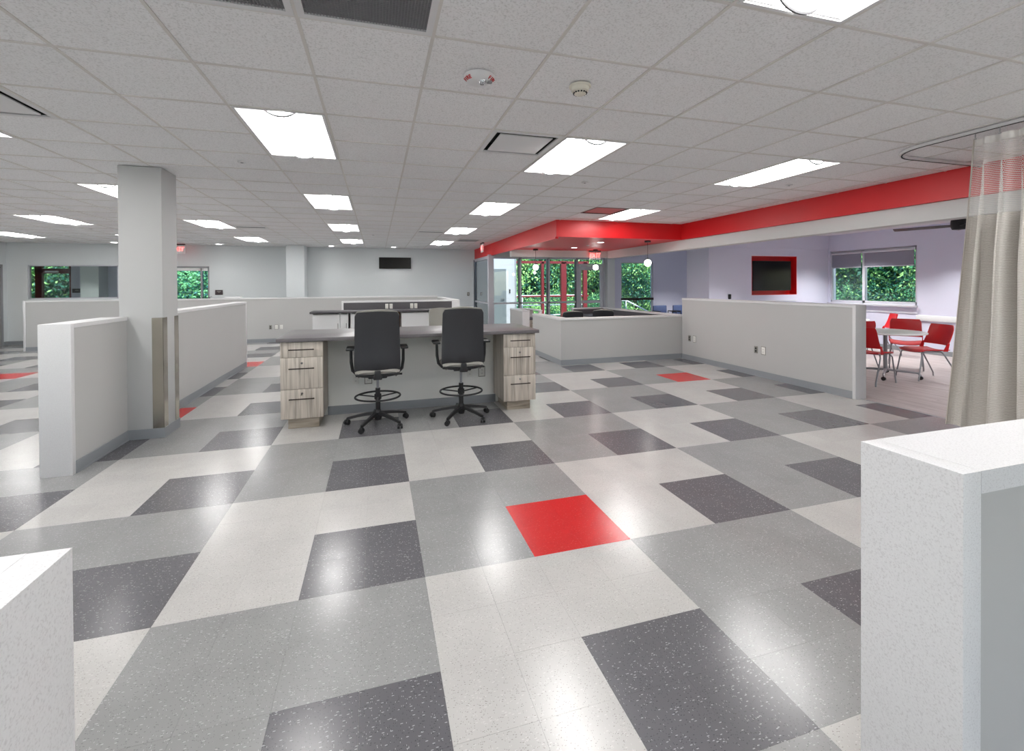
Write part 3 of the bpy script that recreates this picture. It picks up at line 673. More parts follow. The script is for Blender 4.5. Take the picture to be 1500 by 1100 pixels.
# reception counter
rc = thing('reception_counter', 'low grey reception counter with white cap under the red soffit', 'counter', (3.33, 8.0, 0))
def rseg(x0, x1, y0, y1, h=.88, white=(0, 0, 0, 0)):
    MB().box(x0, x1, y0, y1, 0, h-.03).obj('panel', M['half'], rc)
rseg(0, 2.67, 0, .15); rseg(0, .15, .15, 1.62); rseg(1.8, 2.82, 3.42, 3.57); rseg(2.67, 2.82, 0, 3.42)
for q in ((-.01, 2.67, -.01, .19), (-.01, .19, .19, 1.64), (1.78, 2.84, 3.40, 3.58), (2.64, 2.84, .19, 3.40)):
    MB().bbox(*q, .85, .885, .003).obj('cap', M['solid'], rc)
MB().box(-.009, 2.67, -.009, 0, 0, .1).box(-.009, 0, 0, 1.62, 0, .1).obj('baseboard', M['base'], rc)
MB().box(2.655, 2.67, .15, 3.42, .72, .85).box(1.8, 2.655, 3.405, 3.42, .72, .85).obj('backsplash', M['laminate_dark'], rc)
MB().bbox(1.95, 2.655, .3, 3.4, .69, .725, .003).bbox(.15, 1.95, .15, .75, .69, .725, .003).obj('work_surface', M['laminate_dark'], rc)
# small station beside reception
st = thing('charting_station', 'small white panelled station with drawers beyond the reception counter', 'workstation', (3.41, 10.6, 0))
MB().box(0, .17, .02, 1.1, 0, .87).box(.17, .6, .95, 1.1, 0, .87).obj('panel', M['half'], st)
MB().bbox(-.005, .175, -.005, .02, 0, .87, .002).bbox(.44, .5, -.005, .1, 0, .87, .002).obj('end_slab', M['solid'], st)
MB().bbox(-.01, .18, -.01, 1.1, .87, .9, .002).bbox(.18, .51, .9, 1.1, .87, .9, .002).bbox(.43, .51, -.01, .9, .87, .9, .002).obj('cap', M['solid'], st)
MB().bbox(.18, .43, .05, .9, .66, .69, .003).obj('work_surface', M['laminate_dark'], st)
MB().box(.18, .43, .08, .6, .05, .655).obj('pedestal', M['ashwood'], st)
for z in (.25, .45): 
    d_ = MB().bbox(.19, .42, .06, .08, z, z+.19, .002).obj('drawer', M['ashwood'], st); MB().tube([(.25, .05, z+.13), (.36, .05, z+.13)], .005).obj('handle', M['bronze'], d_)

# ================================================================== DESK ISLAND
wt = thing('desk_worktop', 'charcoal laminate worktop over two greige drawer units', 'worktop', (.43, 5.75, .94))
MB().bbox(-1.45, 1.47, -.5, .5, 0, .04, .003).obj('slab', M['laminate'], wt)
dw = thing('desk_support_wall', 'light grey knee wall under the charcoal worktop, with four outlets', 'half wall', (.43, 5.88, 0))
MB().box(-1.35, 1.35, -.08, .08, 0, .938).obj('panel', mat('knee_wall_paint', srgb(232, 232, 228), .7), dw)
MB().box(-1.0, 1.05, -.089, -.08, 0, .1).box(-1.0, 1.05, -.096, -.08, 0, .012).obj('baseboard', M['base'], dw)
for X, s_t in ((-.255, 'w'), (-.11, 'd'), (1.14, 'w'), (1.30, 'd')): outlet(dw, (X-.43, -.08, .405), 'y-', s_t)
def pedestal(label, x0, x1, keyed):
    p = thing('drawer_pedestal', label, 'drawer cabinet', ((x0+x1)/2, 5.28, 0)); w = (x1-x0)/2
    MB().box(-w, w, .02, .515, .12, .938).obj('body', M['ashwood'], p)
    MB().box(-w+.06, w-.05, .075, .50, 0, .12).obj('plinth', M['ashdark'], p)
    for k, (z0, z1) in enumerate(((.775, .932), (.437, .771), (.122, .433))):
        d = MB().bbox(-w+.001, w-.001, 0, .019, z0, z1, .0015).obj('drawer_front', M['ashwood'], p)
        hz = z1-.07 if k == 0 else z1-.095
        hz = {0: z0+.082, 1: z1-.115, 2: z1-.10}[k]
        MB().tube([(-.125, -.028, hz), (.125, -.028, hz)], .006).tube([(-.11, 0, hz), (-.11, -.028, hz)], .004, 6).tube([(.11, 0, hz), (.11, -.028, hz)], .004, 6).obj('handle', M['bronze'], d)
        if k:
            MB().tube([(0, 0, hz+.055), (0, -.006, hz+.055)], .011, 14).obj('lock', M['chrome'], d)
            if keyed and k == 2: MB().box(-.002, .002, -.03, -.006, hz+.04, hz+.06).torus((0, -.035, hz+.045), .01, .0015, 12, 4).obj('key', M['bronze'], d)
    return p
pedestal('greige wood three-drawer pedestal at the left end of the desk, key in lowest lock', -.985, -.565, True)
pedestal('greige wood three-drawer pedestal at the right end of the desk', 1.455, 1.86, False)

# drafting stool
def make_stool(name, label, rz, loc, angle0, lift=0, cat='chair', group=None, bh=.66):
    t = thing(name, label, cat, loc, rz, group)
    sz = .60+lift
    # five star base
    hub = MB().lathe([(.0, .05), (.035, .05), (.042, .08), (.042, .13), (.03, .16), (.0, .16)], 20); hub.obj('hub', M['black'], t)
    for k in range(5):
        a = angle0-rz+k*2*PI/5; ca, sa = math.cos(a), math.sin(a)
        L = MB(); P = []
        for q in (.03, .12, .22, .30, .335):
            z = .125-.055*(q/.335)**1.6; hw = .026-.012*q/.335; hh = .016-.004*q/.335
            P.append([(ca*q-sa*s*hw, sa*q+ca*s*hw, z+v*hh) for s, v in ((-1, -1), (1, -1), (.75, 1), (-.75, 1))])
        V = [p for r_ in P for p in r_]; F = [(i*4+j, i*4+(j+1) % 4, i*4+4+(j+1) % 4, i*4+4+j) for i in range(4) for j in range(4)]+[(3, 2, 1, 0), (16, 17, 18, 19)]
        L.add(V, F); lg = L.obj('leg', M['black'], t)
        c = MB(); cx_, cy_ = ca*.335, sa*.335; ta = a+.6*k
        ax, ay = -math.sin(ta), math.cos(ta)
        for s in (-1, 1):
            c.tube([(cx_+ax*s*.008, cy_+ay*s*.008, .028), (cx_+ax*s*.026, cy_+ay*s*.026, .028)], .027, 16)
        c.tube([(cx_, cy_, .03), (cx_, cy_, .075)], .009, 8).bbox(cx_-.02, cx_+.02, cy_-.02, cy_+.02, .045, .062, .006)
        c.obj('caster', M['black'], lg)
    MB().tube([(0, 0, .15), (0, 0, .40)], .026, 18).obj('gas_sleeve', M['black'], t)
    MB().tube([(0, 0, .40), (0, 0, sz-.05)], .014, 14).obj('gas_lift', M['grey_metal'], t)
    ring = MB().torus((0, 0, .31), .24, .0105, 40, 8)
    for k in range(3):
        a = .5+k*2*PI/3; ring.tube([(.03*math.cos(a), .03*math.sin(a), .30), (.235*math.cos(a), .235*math.sin(a), .308)], .008, 8)
    ring.lathe([(.026, .27), (.038, .28), (.038, .33), (.026, .34)], 18); ring.obj('foot_ring', M['black'], t)
    # mechanism + seat
    MB().bbox(-.10, .10, -.13, .10, sz-.075, sz-.03, .012).bbox(-.045, .045, -.23, -.1, sz-.07, sz-.02, .01).obj('mechanism', M['black'], t)
    MB().tube([(.08, -.02, sz-.055), (.2, -.06, sz-.05), (.26, -.07, sz-.045)], [.006, .007, .011], 8).obj('lever', M['black'], t)
    P = []
    for i in range(15):
        v = -1+2*i/14
        row = []
        for j in range(17):
            u = -1+2*j/16; ru = math.copysign(abs(u)**1.0, u); sup = (abs(u)**5+abs(v)**5)
            k_ = 1-.10*max(0, abs(u*v))**2
            x = u*.245*k_; y = v*.235*k_; z = sz+.05-.035*max(0, sup)-.012*math.cos(u*PI/2)*0 - (.02 if v > .8 else 0)*(v-.8)*5
            row.append((x, y+.01, z))
        P.append(row)
    s = MB().grid(P, -.05); s.obj('seat', M['gfab'], t)
    MB().bbox(-.225, .225, -.21, .215, sz-.03, sz+.0, .012).obj('seat_pan', M['black'], t)
    # backrest: curved shell behind grey upholstery
    def backpts(off, grow, z0, z1, n=18, mth=15):
        P = []
        for i in range(n):
            q = i/(n-1); z = z0+(z1-z0)*q; hw = (.236+.020*math.sin(min(1, q*1.25)*PI)*0-.014*q)+grow
            if q > .94: hw -= .022*((q-.94)/.06)**2
            if q < .06: hw -= .018*((.06-q)/.06)**2
            yb = -.215-.03*math.sin(q*PI*.9)*-1-.055*q+.05*math.exp(-((q-.02)/.12)**2)
            row = []
            for j in range(mth):
                u = -1+2*j/(mth-1); zz = z+(-.014*u*u if q > .5 else .0)+( .012*u*u if q < .1 else 0)
                row.append((u*hw, yb+off+.055*u*u, zz))
            P.append(row)
        return P
    z0, z1 = sz-.052, sz+bh-(lift*.6 if lift > 0 else 0)
    MB().grid(backpts(0, 0, z0, z1), .014).obj('backrest_shell', M['shell'], t)
    MB().grid(backpts(.006, .006, z0+.01, z1+.012), -.036).obj('backrest_cushion', M['gfab'], t)
    MB().bbox(-.032, .032, -.235, -.20, sz-.065, sz+.03, .01).obj('back_bracket', M['black'], t)
    for s in (-1, 1):
        MB().tube([(s*.10, -.02, sz-.04), (s*.22, -.02, sz-.035), (s*.262, -.015, sz+.01), (s*.275, -.01, sz+.10), (s*.278, -.01, sz+.235)], [.014, .016, .017, .017, .015], 10).obj('arm_post', M['black'], t)
        MB().bbox(s*.285-.042, s*.285+.042, -.12, .12, sz+.235, sz+.262, .011).obj('armrest', M['black'], t)
    return t
make_stool('drafting_stool', 'black drafting stool nearer the left drawer pedestal, back to the camera', 0, (0, 5.25, 0), math.radians(24))
make_stool('drafting_stool', 'black drafting stool nearer the right drawer pedestal, seat set higher', -.03, (.925, 5.22, 0), math.radians(17), .035)
make_stool('drafting_stool', 'grey upholstered stool facing the camera behind the desk, mostly hidden', PI, (1.18, 8.6, 0), .3, -.18)
make_stool('office_chair', 'black office chair behind the reception counter, left one', -.1, (4.0, 9.1, 0), .3, -.2, bh=.55)
make_stool('office_chair', 'black office chair with pale rim behind the reception counter, right one', -.5, (4.93, 9.35, 0), .9, -.2, bh=.55)

# back workstation: white cabinets and dark worktop
bw = thing('back_worktop', 'dark laminate worktop on white cabinets below the outlet backsplash', 'worktop', (.5, 10.75, .94))
MB().bbox(-1.87, 1.85, -.33, .29, 0, .04, .003).obj('slab', M['laminate_dark'], bw)
def base_cab(label, x0, x1, nd, ajar=False):
    c = thing('base_cabinet', label, 'cabinet', ((x0+x1)/2, 10.5, 0)); w = (x1-x0)/2
    MB().box(-w, -w+.02, .02, .53, .08, .935).box(w-.02, w, .02, .53, .08, .935).box(-w+.02, w-.02, .02, .53, .08, .1).box(-w+.02, w-.02, .51, .53, .1, .935).box(-w+.02, w-.02, .02, .5, .9, .92).obj('body', M['white_cab'], c)
    MB().box(-w+.02, w-.02, .06, .5, 0, .08).obj('plinth', M['white_cab'], c)
    for k in range(nd):
        a = -w+2*w*k/nd; b = -w+2*w*(k+1)/nd
        d = MB().bbox(a+.003, b-.003, 0, .018, .1, .905, .002).obj('door', M['white_cab'], c)
        MB().tube([(b-.04, -.02, .6), (b-.04, -.02, .72)], .005, 6).obj('handle', M['bronze'], d)
base_cab('wide white base cabinet at the left end of the back worktop', -1.325, -.775, 1)
base_cab('narrow white base cabinet beside the wide one under the back worktop', -.77, -.605, 1)
base_cab('white base cabinet half hidden by the left stool back', -.56, .16, 2)
base_cab('white base cabinet between the two stool backs', .52, 1.2, 1)
base_cab('white base cabinet at the right end of the back worktop', 1.25, 1.72, 1)
MB().box(.17, .51, 10.99, 11.02, .1, .93).box(.17, .19, 10.55, 10.99, .1, .93).obj('x', M['brown_cab'])
bpy.data.objects['x'].name = 'knee_space_panel'; tag(bpy.data.objects['knee_space_panel'], 'brown wood panel in the gap between the white base cabinets', 'panel')

# ================================================================== CEILING FIXTURES
def make_troffer():
    t = thing('ceiling_light', 'x', 'ceiling light', (0, 0, CH)); w, l = CT/2-.012, CT-.012
    fr = MB()
    fr.box(-w, -w+.018, -l, l, -.002, .012).box(w-.018, w, -l, l, -.002, .012).box(-w+.018, w-.018, -l, -l+.018, -.002, .012).box(-w+.018, w-.018, l-.018, l, -.002, .012)
    fr.obj('frame', M['white_metal'], t, 0)
    # curved white reflector pan
    P = []; ny = 2
    for y in (-l+.018, l-.018):
        P.append([(u*(w-.018), y, .008+.085*math.sqrt(max(0, 1-abs(u)**2.2))) for u in [-1+2*k/14 for k in range(15)]])
    rf_ = MB().grid(P, .004)
    e = MB()
    for s in (-1, 1):
        y = s*(l-.018)
        V = [(u*(w-.018), y, .008+.085*math.sqrt(max(0, 1-abs(u)**2.2))) for u in [-1+2*k/14 for k in range(15)]]
        e.add(V, [tuple(range(15))])
    rf_.add(e.v, e.f); rf_.obj('reflector', M['refl'], t)
    R = .115; ly = l-.05; P = []
    for y in (-ly, ly): P.append([(-R*math.cos(a), y, .060-R*.68*math.sin(a)) for a in [PI*k/16 for k in range(17)]])
    mb = MB().grid(P)
    for r_ in P: mb.add(r_, [tuple(range(17))])
    mb.obj('lens', M['lens'], t)
    for s in (-1, 1):
        MB().tube([(-R*1.02*math.cos(a), s*ly, .060-R*.71*math.sin(a)) for a in [PI*k/14 for k in range(15)]], .008, 6).obj('lens_rim', M['lensrim'], t)
    return t
tro = None
coln = {-10: 'line farthest left', -6: 'line left of the column', -2: 'line over the left half wall', 2: 'line over the left pedestal', 6: 'line over the right pedestal', 10: 'line by the soffit'}
rown = {-9: None, -4: None, 1: 'nearest whole fixture', 6: 'second fixture', 11: 'third fixture', 16: 'last one'}
for i, j in lights:
    if tro is None: o = tro = make_troffer()
    else: o = copy_tree(tro)
    o.location = (CX+(i+.5)*CT, CY+(j+1)*CT, CH)
    if (i, j) == (6, -4): o['label'] = 'recessed ceiling light cut by the top edge, near the smoke detectors'
    elif rown[j] is None or (i, j) in ((-10, 1), (-10, 6), (-10, 11), (-6, 1), (-6, 6), (10, -4)): o['label'] = 'recessed white ceiling light of the same kind beyond the picture'
    else: o['label'] = 'recessed ceiling light, %s in the %s' % (rown[j], coln[i])
    o['group'] = 'recessed ceiling lights'
def supply(label, i, j, m='white_metal', grp=None):
    t = thing('supply_diffuser', label, 'air vent', (CX+(i+.5)*CT, CY+(j+.5)*CT, CH), 0, grp); w = .297
    MB().box(-w, w, -w, -w+.035, -.002, .01).box(-w, w, w-.035, w, -.002, .01).box(-w, -w+.035, -w+.035, w-.035, -.002, .01).box(w-.035, w, -w+.035, w-.035, -.002, .01).obj('frame', M['white_metal'], t)
    MB().box(-w, w, -w, w, .075, .08).box(-w+.034, -w+.036, -w, w, .01, .075).box(w-.036, w-.034, -w, w, .01, .075).box(-w, w, w-.036, w-.034, .01, .075).box(-w, w, -w+.034, -w+.036, .01, .075).obj('throat', M['dark_void'], t)
    MB().bbox(-w+.072, w-.072, -w+.072, w-.072, -.004, .006, .002).obj('plaque', M[m], t)
supply('square air diffuser with dark slot edge, beside the light over the desk', 5, 1)
supply('square air diffuser with dark slot edge, cut by the left edge', -1, 1)
def slotv(label, i, j):
    t = thing('slot_diffuser', label, 'air vent', (CX+(i+.5)*CT, CY+(j+.5)*CT, CH)); w = .29
    MB().box(-w, w, -.10, -.06, -.008, 0).box(-w, w, .06, .10, -.008, 0).box(-w, -w+.02, -.06, .06, -.008, 0).box(w-.02, w, -.06, .06, -.008, 0).obj('frame', M['white_metal'], t)
    MB().box(-w+.02, w-.02, -.06, .06, -.003, 0).obj('slot', M['dark_void'], t)
slotv('slim ceiling slot vent before the far small television', 5, 12)
slotv('slim ceiling slot vent over the far end of the left half wall', -1, 12)
for (i, j), lb in zip(grilles, ('left one of the two dark eggcrate return grilles at the top edge', 'right one of the two dark eggcrate return grilles at the top edge')):
    t = thing('return_grille', lb, 'air vent', (CX+(i+.5)*CT, CY+(j+.5)*CT, CH), 0, 'eggcrate return grilles'); w = .297
    MB().box(-w, w, -w, -w+.03, -.004, .012).box(-w, w, w-.03, w, -.004, .012).box(-w, -w+.03, -w+.03, w-.03, -.004, .012).box(w-.03, w, -w+.03, w-.03, -.004, .012).obj('frame', M['white_metal'], t)
    m = MB(); n = 40
    for k in range(1, n):
        q = -w+.03+(2*w-.06)*k/n; m.box(q-.0012, q+.0012, -w+.03, w-.03, 0, .012); m.box(-w+.03, w-.03, q-.0012, q+.0012, 0, .012)
    tag(m.obj('eggcrate', M['grille'], t, 0), kind='stuff')
    MB().box(-w, w, -w, w, .10, .11).obj('plenum', M['dark_void'], t)
for (i, j), lb, mm in zip(plates, ('square ceiling panel with the red soffit reflection painted on, just before the soffit', 'grey return air grille near the far end of the red soffit'), ('soffit_reflection', 'grille')):
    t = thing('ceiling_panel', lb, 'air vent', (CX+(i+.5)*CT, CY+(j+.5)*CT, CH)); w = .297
    MB().box(-w, w, -w, -w+.025, -.003, .01).box(-w, w, w-.025, w, -.003, .01).box(-w, -w+.025, -w+.025, w-.025, -.003, .01).box(w-.025, w, -w+.025, w-.025, -.003, .01).obj('frame', M['bronze'] if mm == 'soffit_reflection' else M['grid'], t)
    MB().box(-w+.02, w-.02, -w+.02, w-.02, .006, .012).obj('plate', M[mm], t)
# fire strobe and smoke detector
t = thing('fire_strobe', 'round white ceiling fire strobe with red FIRE lettering', 'fire alarm', (.58, 2.60, CH))
MB().lathe([(0, -.045), (.045, -.044), (.072, -.036), (.086, -.022), (.09, -.006), (.09, 0), (0, 0)], 40).obj('body', M['white_metal'], t)
MB().lathe([(0, -.066), (.012, -.062), (.02, -.05), (.022, -.04)], 20, (.01, -.035, 0)).obj('strobe_lens', M['chrome'], t)
MB().bbox(.04, .068, -.045, -.02, -.048, -.034, .003).obj('speaker_slot', M['grille'], t)
def ringtext(parent, s, R, z, a0, da, size):
    for k, ch in enumerate(s):
        a = a0+da*(k-(len(s)-1)/2)
        text('letter', ch, size, M['redtext'], parent, (R*math.sin(a), -R*math.cos(a), z), (PI/2+.85, 0, a), .0015)
ringtext(t, 'FIRE', .080, -.030, -1.25, .22, .030)
ringtext(t, 'FIRE', .080, -.030, .95, .22, .030)
t = thing('smoke_detector', 'cream smoke detector right of the fire strobe', 'smoke detector', (1.20, 2.56, CH))
MB().lathe([(0, -.012), (.062, -.012), (.066, -.008), (.066, 0)], 36).obj('base', M['cream'], t)
MB().lathe([(0, -.055), (.03, -.054), (.036, -.05), (.038, -.040), (.05, -.034), (.056, -.02), (.056, -.011)], 36).obj('chamber', M['cream'], t)
m = MB()
for k in range(14):
    a = 2*PI*k/14; m.box(.0385*math.cos(a)-.004, .0385*math.cos(a)+.004, .0385*math.sin(a)-.004, .0385*math.sin(a)+.004, -.049, -.042)
m.obj('smoke_slots', M['dark_void'], t)
spr = [((-1.25, 5.0), 'small sprinkler cover beside the near light over the left pedestal'), ((2.38, 4.96), 'small sprinkler cover behind the light over the right pedestal'), ((4.9, 4.45), 'small sprinkler cover beside the right-hand light near the soffit'),
       ((-5.66, 11.5), 'small sprinkler cover in the ceiling left of the square column'), ((-.07, 11.4), 'small sprinkler cover between the two far light lines'), ((2.44, 13.9), 'small sprinkler cover by the far end of the red soffit'), ((-3.78, 15.0), 'small sprinkler cover close to the far wall, left of the far column')]
sp0 = None
for (x, y), lb in spr:
    if sp0 is None:
        o = sp0 = thing('sprinkler', lb, 'sprinkler', (x, y, CH), 0, 'ceiling sprinkler covers')
        MB().lathe([(.0, -.008), (.036, -.008), (.04, 0)], 24).obj('cover', M['white_metal'], o); MB().lathe([(0, -.014), (.012, -.012), (.014, -.008)], 12).obj('head', M['grille'], o)
    else: o = copy_tree(sp0); o.location = (x, y, CH); o['label'] = lb
# downlights
def downlight(x, y, z, label, power=0, trim=.085):
    t = thing('downlight', label, 'downlight', (x, y, z), 0, 'round downlights')
    MB().lathe([(trim-.018, -.004), (trim, -.004), (trim, 0), (trim-.018, .0)], 28).obj('trim_ring', M['white_metal'], t)
    MB().lathe([(0, -.002), (trim-.018, -.002)], 28).obj('lamp', M['down'], t)
    if power:
        ld = bpy.data.lights.new('downlight_lamp', 'SPOT'); ld.energy = power; ld.spot_size = math.radians(105); ld.spot_blend = .8; ld.shadow_soft_size = .06; ld.color = (1, .97, .93)
        lo = bpy.data.objects.new('downlight_lamp', ld); COL.objects.link(lo); lo.parent = t; lo.location = (0, 0, -.015)
for x, lb in ((-6.85, 'far downlight by the far wall, left of the square column'), (-4.35, 'far downlight between the exit sign and far column'), (-1.33, 'far downlight just right of the far column'), (.52, 'far downlight over the small television')):
    downlight(x, 14.95, CH, lb, 14)
for (x, y), lb in (((4.65, 10.3), 'downlight deepest in the red soffit'), ((4.64, 8.9), 'downlight nearest in the red soffit')):
    downlight(x, y, 2.43, lb, 70)
downlight(4.7, 9.65, 2.43, 'tiny round sensor between the soffit downlights', 0, .03)
for (x, y), lb in (((10.45, 7.98), 'cafe downlight nearest the television corner'), ((10.2, 6.08), 'cafe downlight nearest the ceiling fan'), ((8.2, 3.2), 'cafe downlight added for light, hidden by the curtain'), ((7.6, 7.6), 'cafe downlight added for light, hidden above the beam')):
    downlight(x, y, CH-.004, lb, 300)  # the two hidden ones are unseen lamps added to brighten the cafe
downlight(9.2, 11.5, CH, 'lobby downlight added for light, hidden above the beam', 420)  # unseen lamp added to brighten the lobby
downlight(-9.05, 17.2, 2.7, 'round light in the room behind the far left window', 160, .2)
# pendants
for (x, y), lb in (((3.86, 10.9), 'globe pendant at the left, before the glass entry'), ((5.48, 10.8), 'globe pendant in the middle, before the exit sign'), ((5.42, 8.32), 'globe pendant at the right, nearest the camera')):
    t = thing('globe_pendant', lb, 'pendant lamp', (x, y, 2.43))
    MB().lathe([(0, -.035), (.06, -.035), (.065, -.03), (.065, 0), (0, 0)], 28).obj('canopy', M['black'], t)
    MB().tube([(0, 0, -.03), (0, 0, -.37)], .004, 6).obj('cord', M['black'], t)
    MB().tube([(0, 0, -.36), (0, 0, -.405)], .018, 14).obj('socket', M['black'], t)
    MB().lathe([(.07*math.sin(a), -.463-.07*math.cos(a)) for a in [PI*k/16 for k in range(17)]], 28).obj('globe', M['globe'], t)
# exit signs
def exit_sign(label, x, y, z, rz, w=.33, h=.21):
    t = thing('exit_sign', label, 'exit sign', (x, y, z), rz)
    MB().box(-w/2, w/2, -.03, .03, -.03, 0).obj('mount', M['plaque'], t)
    MB().bbox(-w/2, w/2, -.012, .012, -.03-h, -.03, .004).obj('plate', M['white_metal'], t)
    text('lettering', 'EXIT', .155, M['redglow'], t, (0, -.016, -.03-h/2), (PI/2, 0, 0), .003)
    text('lettering', 'EXIT', .155, M['redglow'], t, (0, .016, -.03-h/2), (PI/2, 0, PI), .003)
exit_sign('lit red EXIT sign hanging beside the square column', -5.4, 15.05, CH, 0, .36, .24)
exit_sign('red EXIT sign seen edge-on at the far end of the soffit', 2.93, 12.9, CH, PI/2-.05, .36, .24)
exit_sign('red EXIT sign behind the middle pendant at the glass entry', 5.62, 11.12, 2.43, 0, .33, .2)

# ================================================================== WALL ITEMS
t = thing('small_television', 'small black wall television on the far grey wall', 'television', (.58, YF, 2.08))
MB().bbox(-.51, .51, -.06, -.02, 0, .37, .006).obj('case', M['black'], t); MB().box(-.5, .5, -.0615, -.059, .01, .36).obj('screen', M['screen'], t); MB().box(-.15, .15, -.02, 0, .08, .28).obj('bracket', M['black'], t)
t = thing('television', 'large black television inside the red wall niche', 'television', (9.51, 9.235, 1.34))
MB().bbox(-.60, .60, -.11, -.05, 0, .745, .006).obj('case', M['black'], t); MB().box(-.59, .59, -.1115, -.109, .012, .733).obj('screen', M['screen'], t); MB().box(-.2, .2, -.05, 0, .2, .5).obj('bracket', M['black'], t)
t = thing('wall_sensor', 'small black round device on the lavender wall, left of the niche', 'sensor', (8.13, 9.05, 1.21))
MB().bbox(-.035, .035, -.04, 0, -.06, .06, .015).obj('body', M['black'], t)
B(8.80, 10.21, 9.035, 9.05, 1.085, 1.10).obj('cable_cover', M['wall'], tvw)
for x, lb in ((-4.52, 'dark room plaque beside the right far window'),):
    t = thing('room_plaque', lb, 'sign', (x, YF, 1.36)); MB().bbox(-.10, .10, -.012, 0, -.075, .07, .004).obj('plate', M['plaque'], t)
    MB().box(-.05, .05, -.014, -.012, .015, .035).box(-.02, .02, -.014, -.012, -.01, .005).obj('raised_text', M['outlet_g'], t)
t = thing('room_plaque', 'dark room plaque inside the room behind the far left window', 'sign', (-9.72, 18.9, 1.42)); MB().bbox(-.13, .13, -.012, 0, -.07, .07, .004).obj('plate', M['plaque'], t)
MB().box(-.05, .05, -.014, -.012, -.01, .03).obj('raised_text', M['outlet_g'], t)
t = thing('light_switch', 'light switch at the right end of the far wall', 'switch', (3.02, YF, 1.22))
MB().bbox(-.04, .04, -.008, 0, -.06, .06, .003).obj('plate', M['outlet_g'], t); MB().bbox(-.014, .014, -.012, -.007, -.03, .03, .002).obj('rocker', M['outlet_w'], t)
# loose items on the far half wall cap
t = thing('white_tray', 'low white box lying on the far half wall cap', 'box', (-3.72, 13.89, 1.215)); MB().bbox(-.20, .20, -.06, .06, 0, .035, .006).obj('body', M['white_cab'], t)
t = thing('wire_bracket', 'tiny dark wire stand on the far half wall below the plaque', 'bracket', (-4.35, 13.89, 1.215))
for x in (-.08, 0, .08): MB().tube([(x, 0, 0), (x, 0, .04), (x+.05, 0, .045)], .006, 6).obj('hook', M['bronze'], t)

# ================================================================== CURTAIN
ctk = thing('curtain_track', 'curved grey curtain track under the ceiling at the right', 'curtain track', (4.6, 2.8, CH))
P = [(0, y, -.016) for y in (-4.5, -2, 0)]+[(.36-.36*math.cos(a), .36*math.sin(a), -.016) for a in [PI/2*k/8 for k in range(1, 9)]]+[(.9, .36, -.016), (1.39, .36, -.016)]
P = [(p[0], p[1], p[2]) for p in P]
def ribbon(P, hw, z0, z1):
    V = []; n = len(P)
    for i, p in enumerate(P):
        a = Vector(P[max(i-1, 0)]); b = Vector(P[min(i+1, n-1)]); d = (b-a); d.z = 0; d.normalize(); s = Vector((-d.y, d.x, 0))
        for k, z in ((-hw, z0), (hw, z0), (hw, z1), (-hw, z1)): V.append((p[0]+s.x*k, p[1]+s.y*k, z))
    F = [(i*4+j, i*4+(j+1) % 4, i*4+4+(j+1) % 4, i*4+4+j) for i in range(n-1) for j in range(4)]+[(0, 1, 2, 3), ((n-1)*4+3, (n-1)*4+2, (n-1)*4+1, (n-1)*4)]
    return MB().add(V, F)
ribbon(P, .017, -.024, 0).obj('rail', M['white_metal'], ctk)
ribbon(P, .005, -.028, -.020).obj('groove', M['dark_void'], ctk)
cu = thing('privacy_curtain', 'beige privacy curtain with white mesh top hanging at the right', 'curtain', (4.6, 0, 0))
NC = 360; y_a, y_b = 2.47, .2
def cpt(u, z):
    y = y_a+(y_b-y_a)*u; ph = u*112+1.5*math.sin(u*9)
    h_ = max(0, 2.66-z); amp = .018+.045*min(1, h_/.9)
    x = amp*(math.sin(ph)+.35*math.sin(2.3*ph+1)+.2*math.sin(.37*ph)); dy = .03*min(1, h_)*math.cos(ph*1.1)
    # leading edge drifts outward towards the hem
    e = max(0, 1-u*7); dy += e*(.16*(h_/2.3)**1.3)
    return (x, y+dy, z)
def sheet(name, z0, z1, nr, m, parent, thick=0):
    mb = MB(); P = [[cpt(i/NC, z0+(z1-z0)*k/nr) for i in range(NC+1)] for k in range(nr+1)]
    mb.grid(P); me = mb.mesh(name, m, 80); uv = me.uv_layers.new(name='UVMap')
    co = np.zeros(len(me.vertices)*3); me.vertices.foreach_get('co', co); co = co.reshape(-1, 3)
    li = np.zeros(len(me.loops), int); me.loops.foreach_get('vertex_index', li)
    # arc length along the folds, height up
    L = np.zeros(NC+1)
    for i in range(1, NC+1):
        a, b = cpt((i-1)/NC, 1.2), cpt(i/NC, 1.2); L[i] = L[i-1]+math.dist(a, b)
    col = li % (NC+1); U = np.stack([L[col], co[li][:, 2]], 1); uv.data.foreach_set('uv', U.ravel())
    o = bpy.data.objects.new(name, me); COL.objects.link(o); o.parent = parent; return o
sheet('fabric', .33, 2.06, 24, M['curtain'], cu)
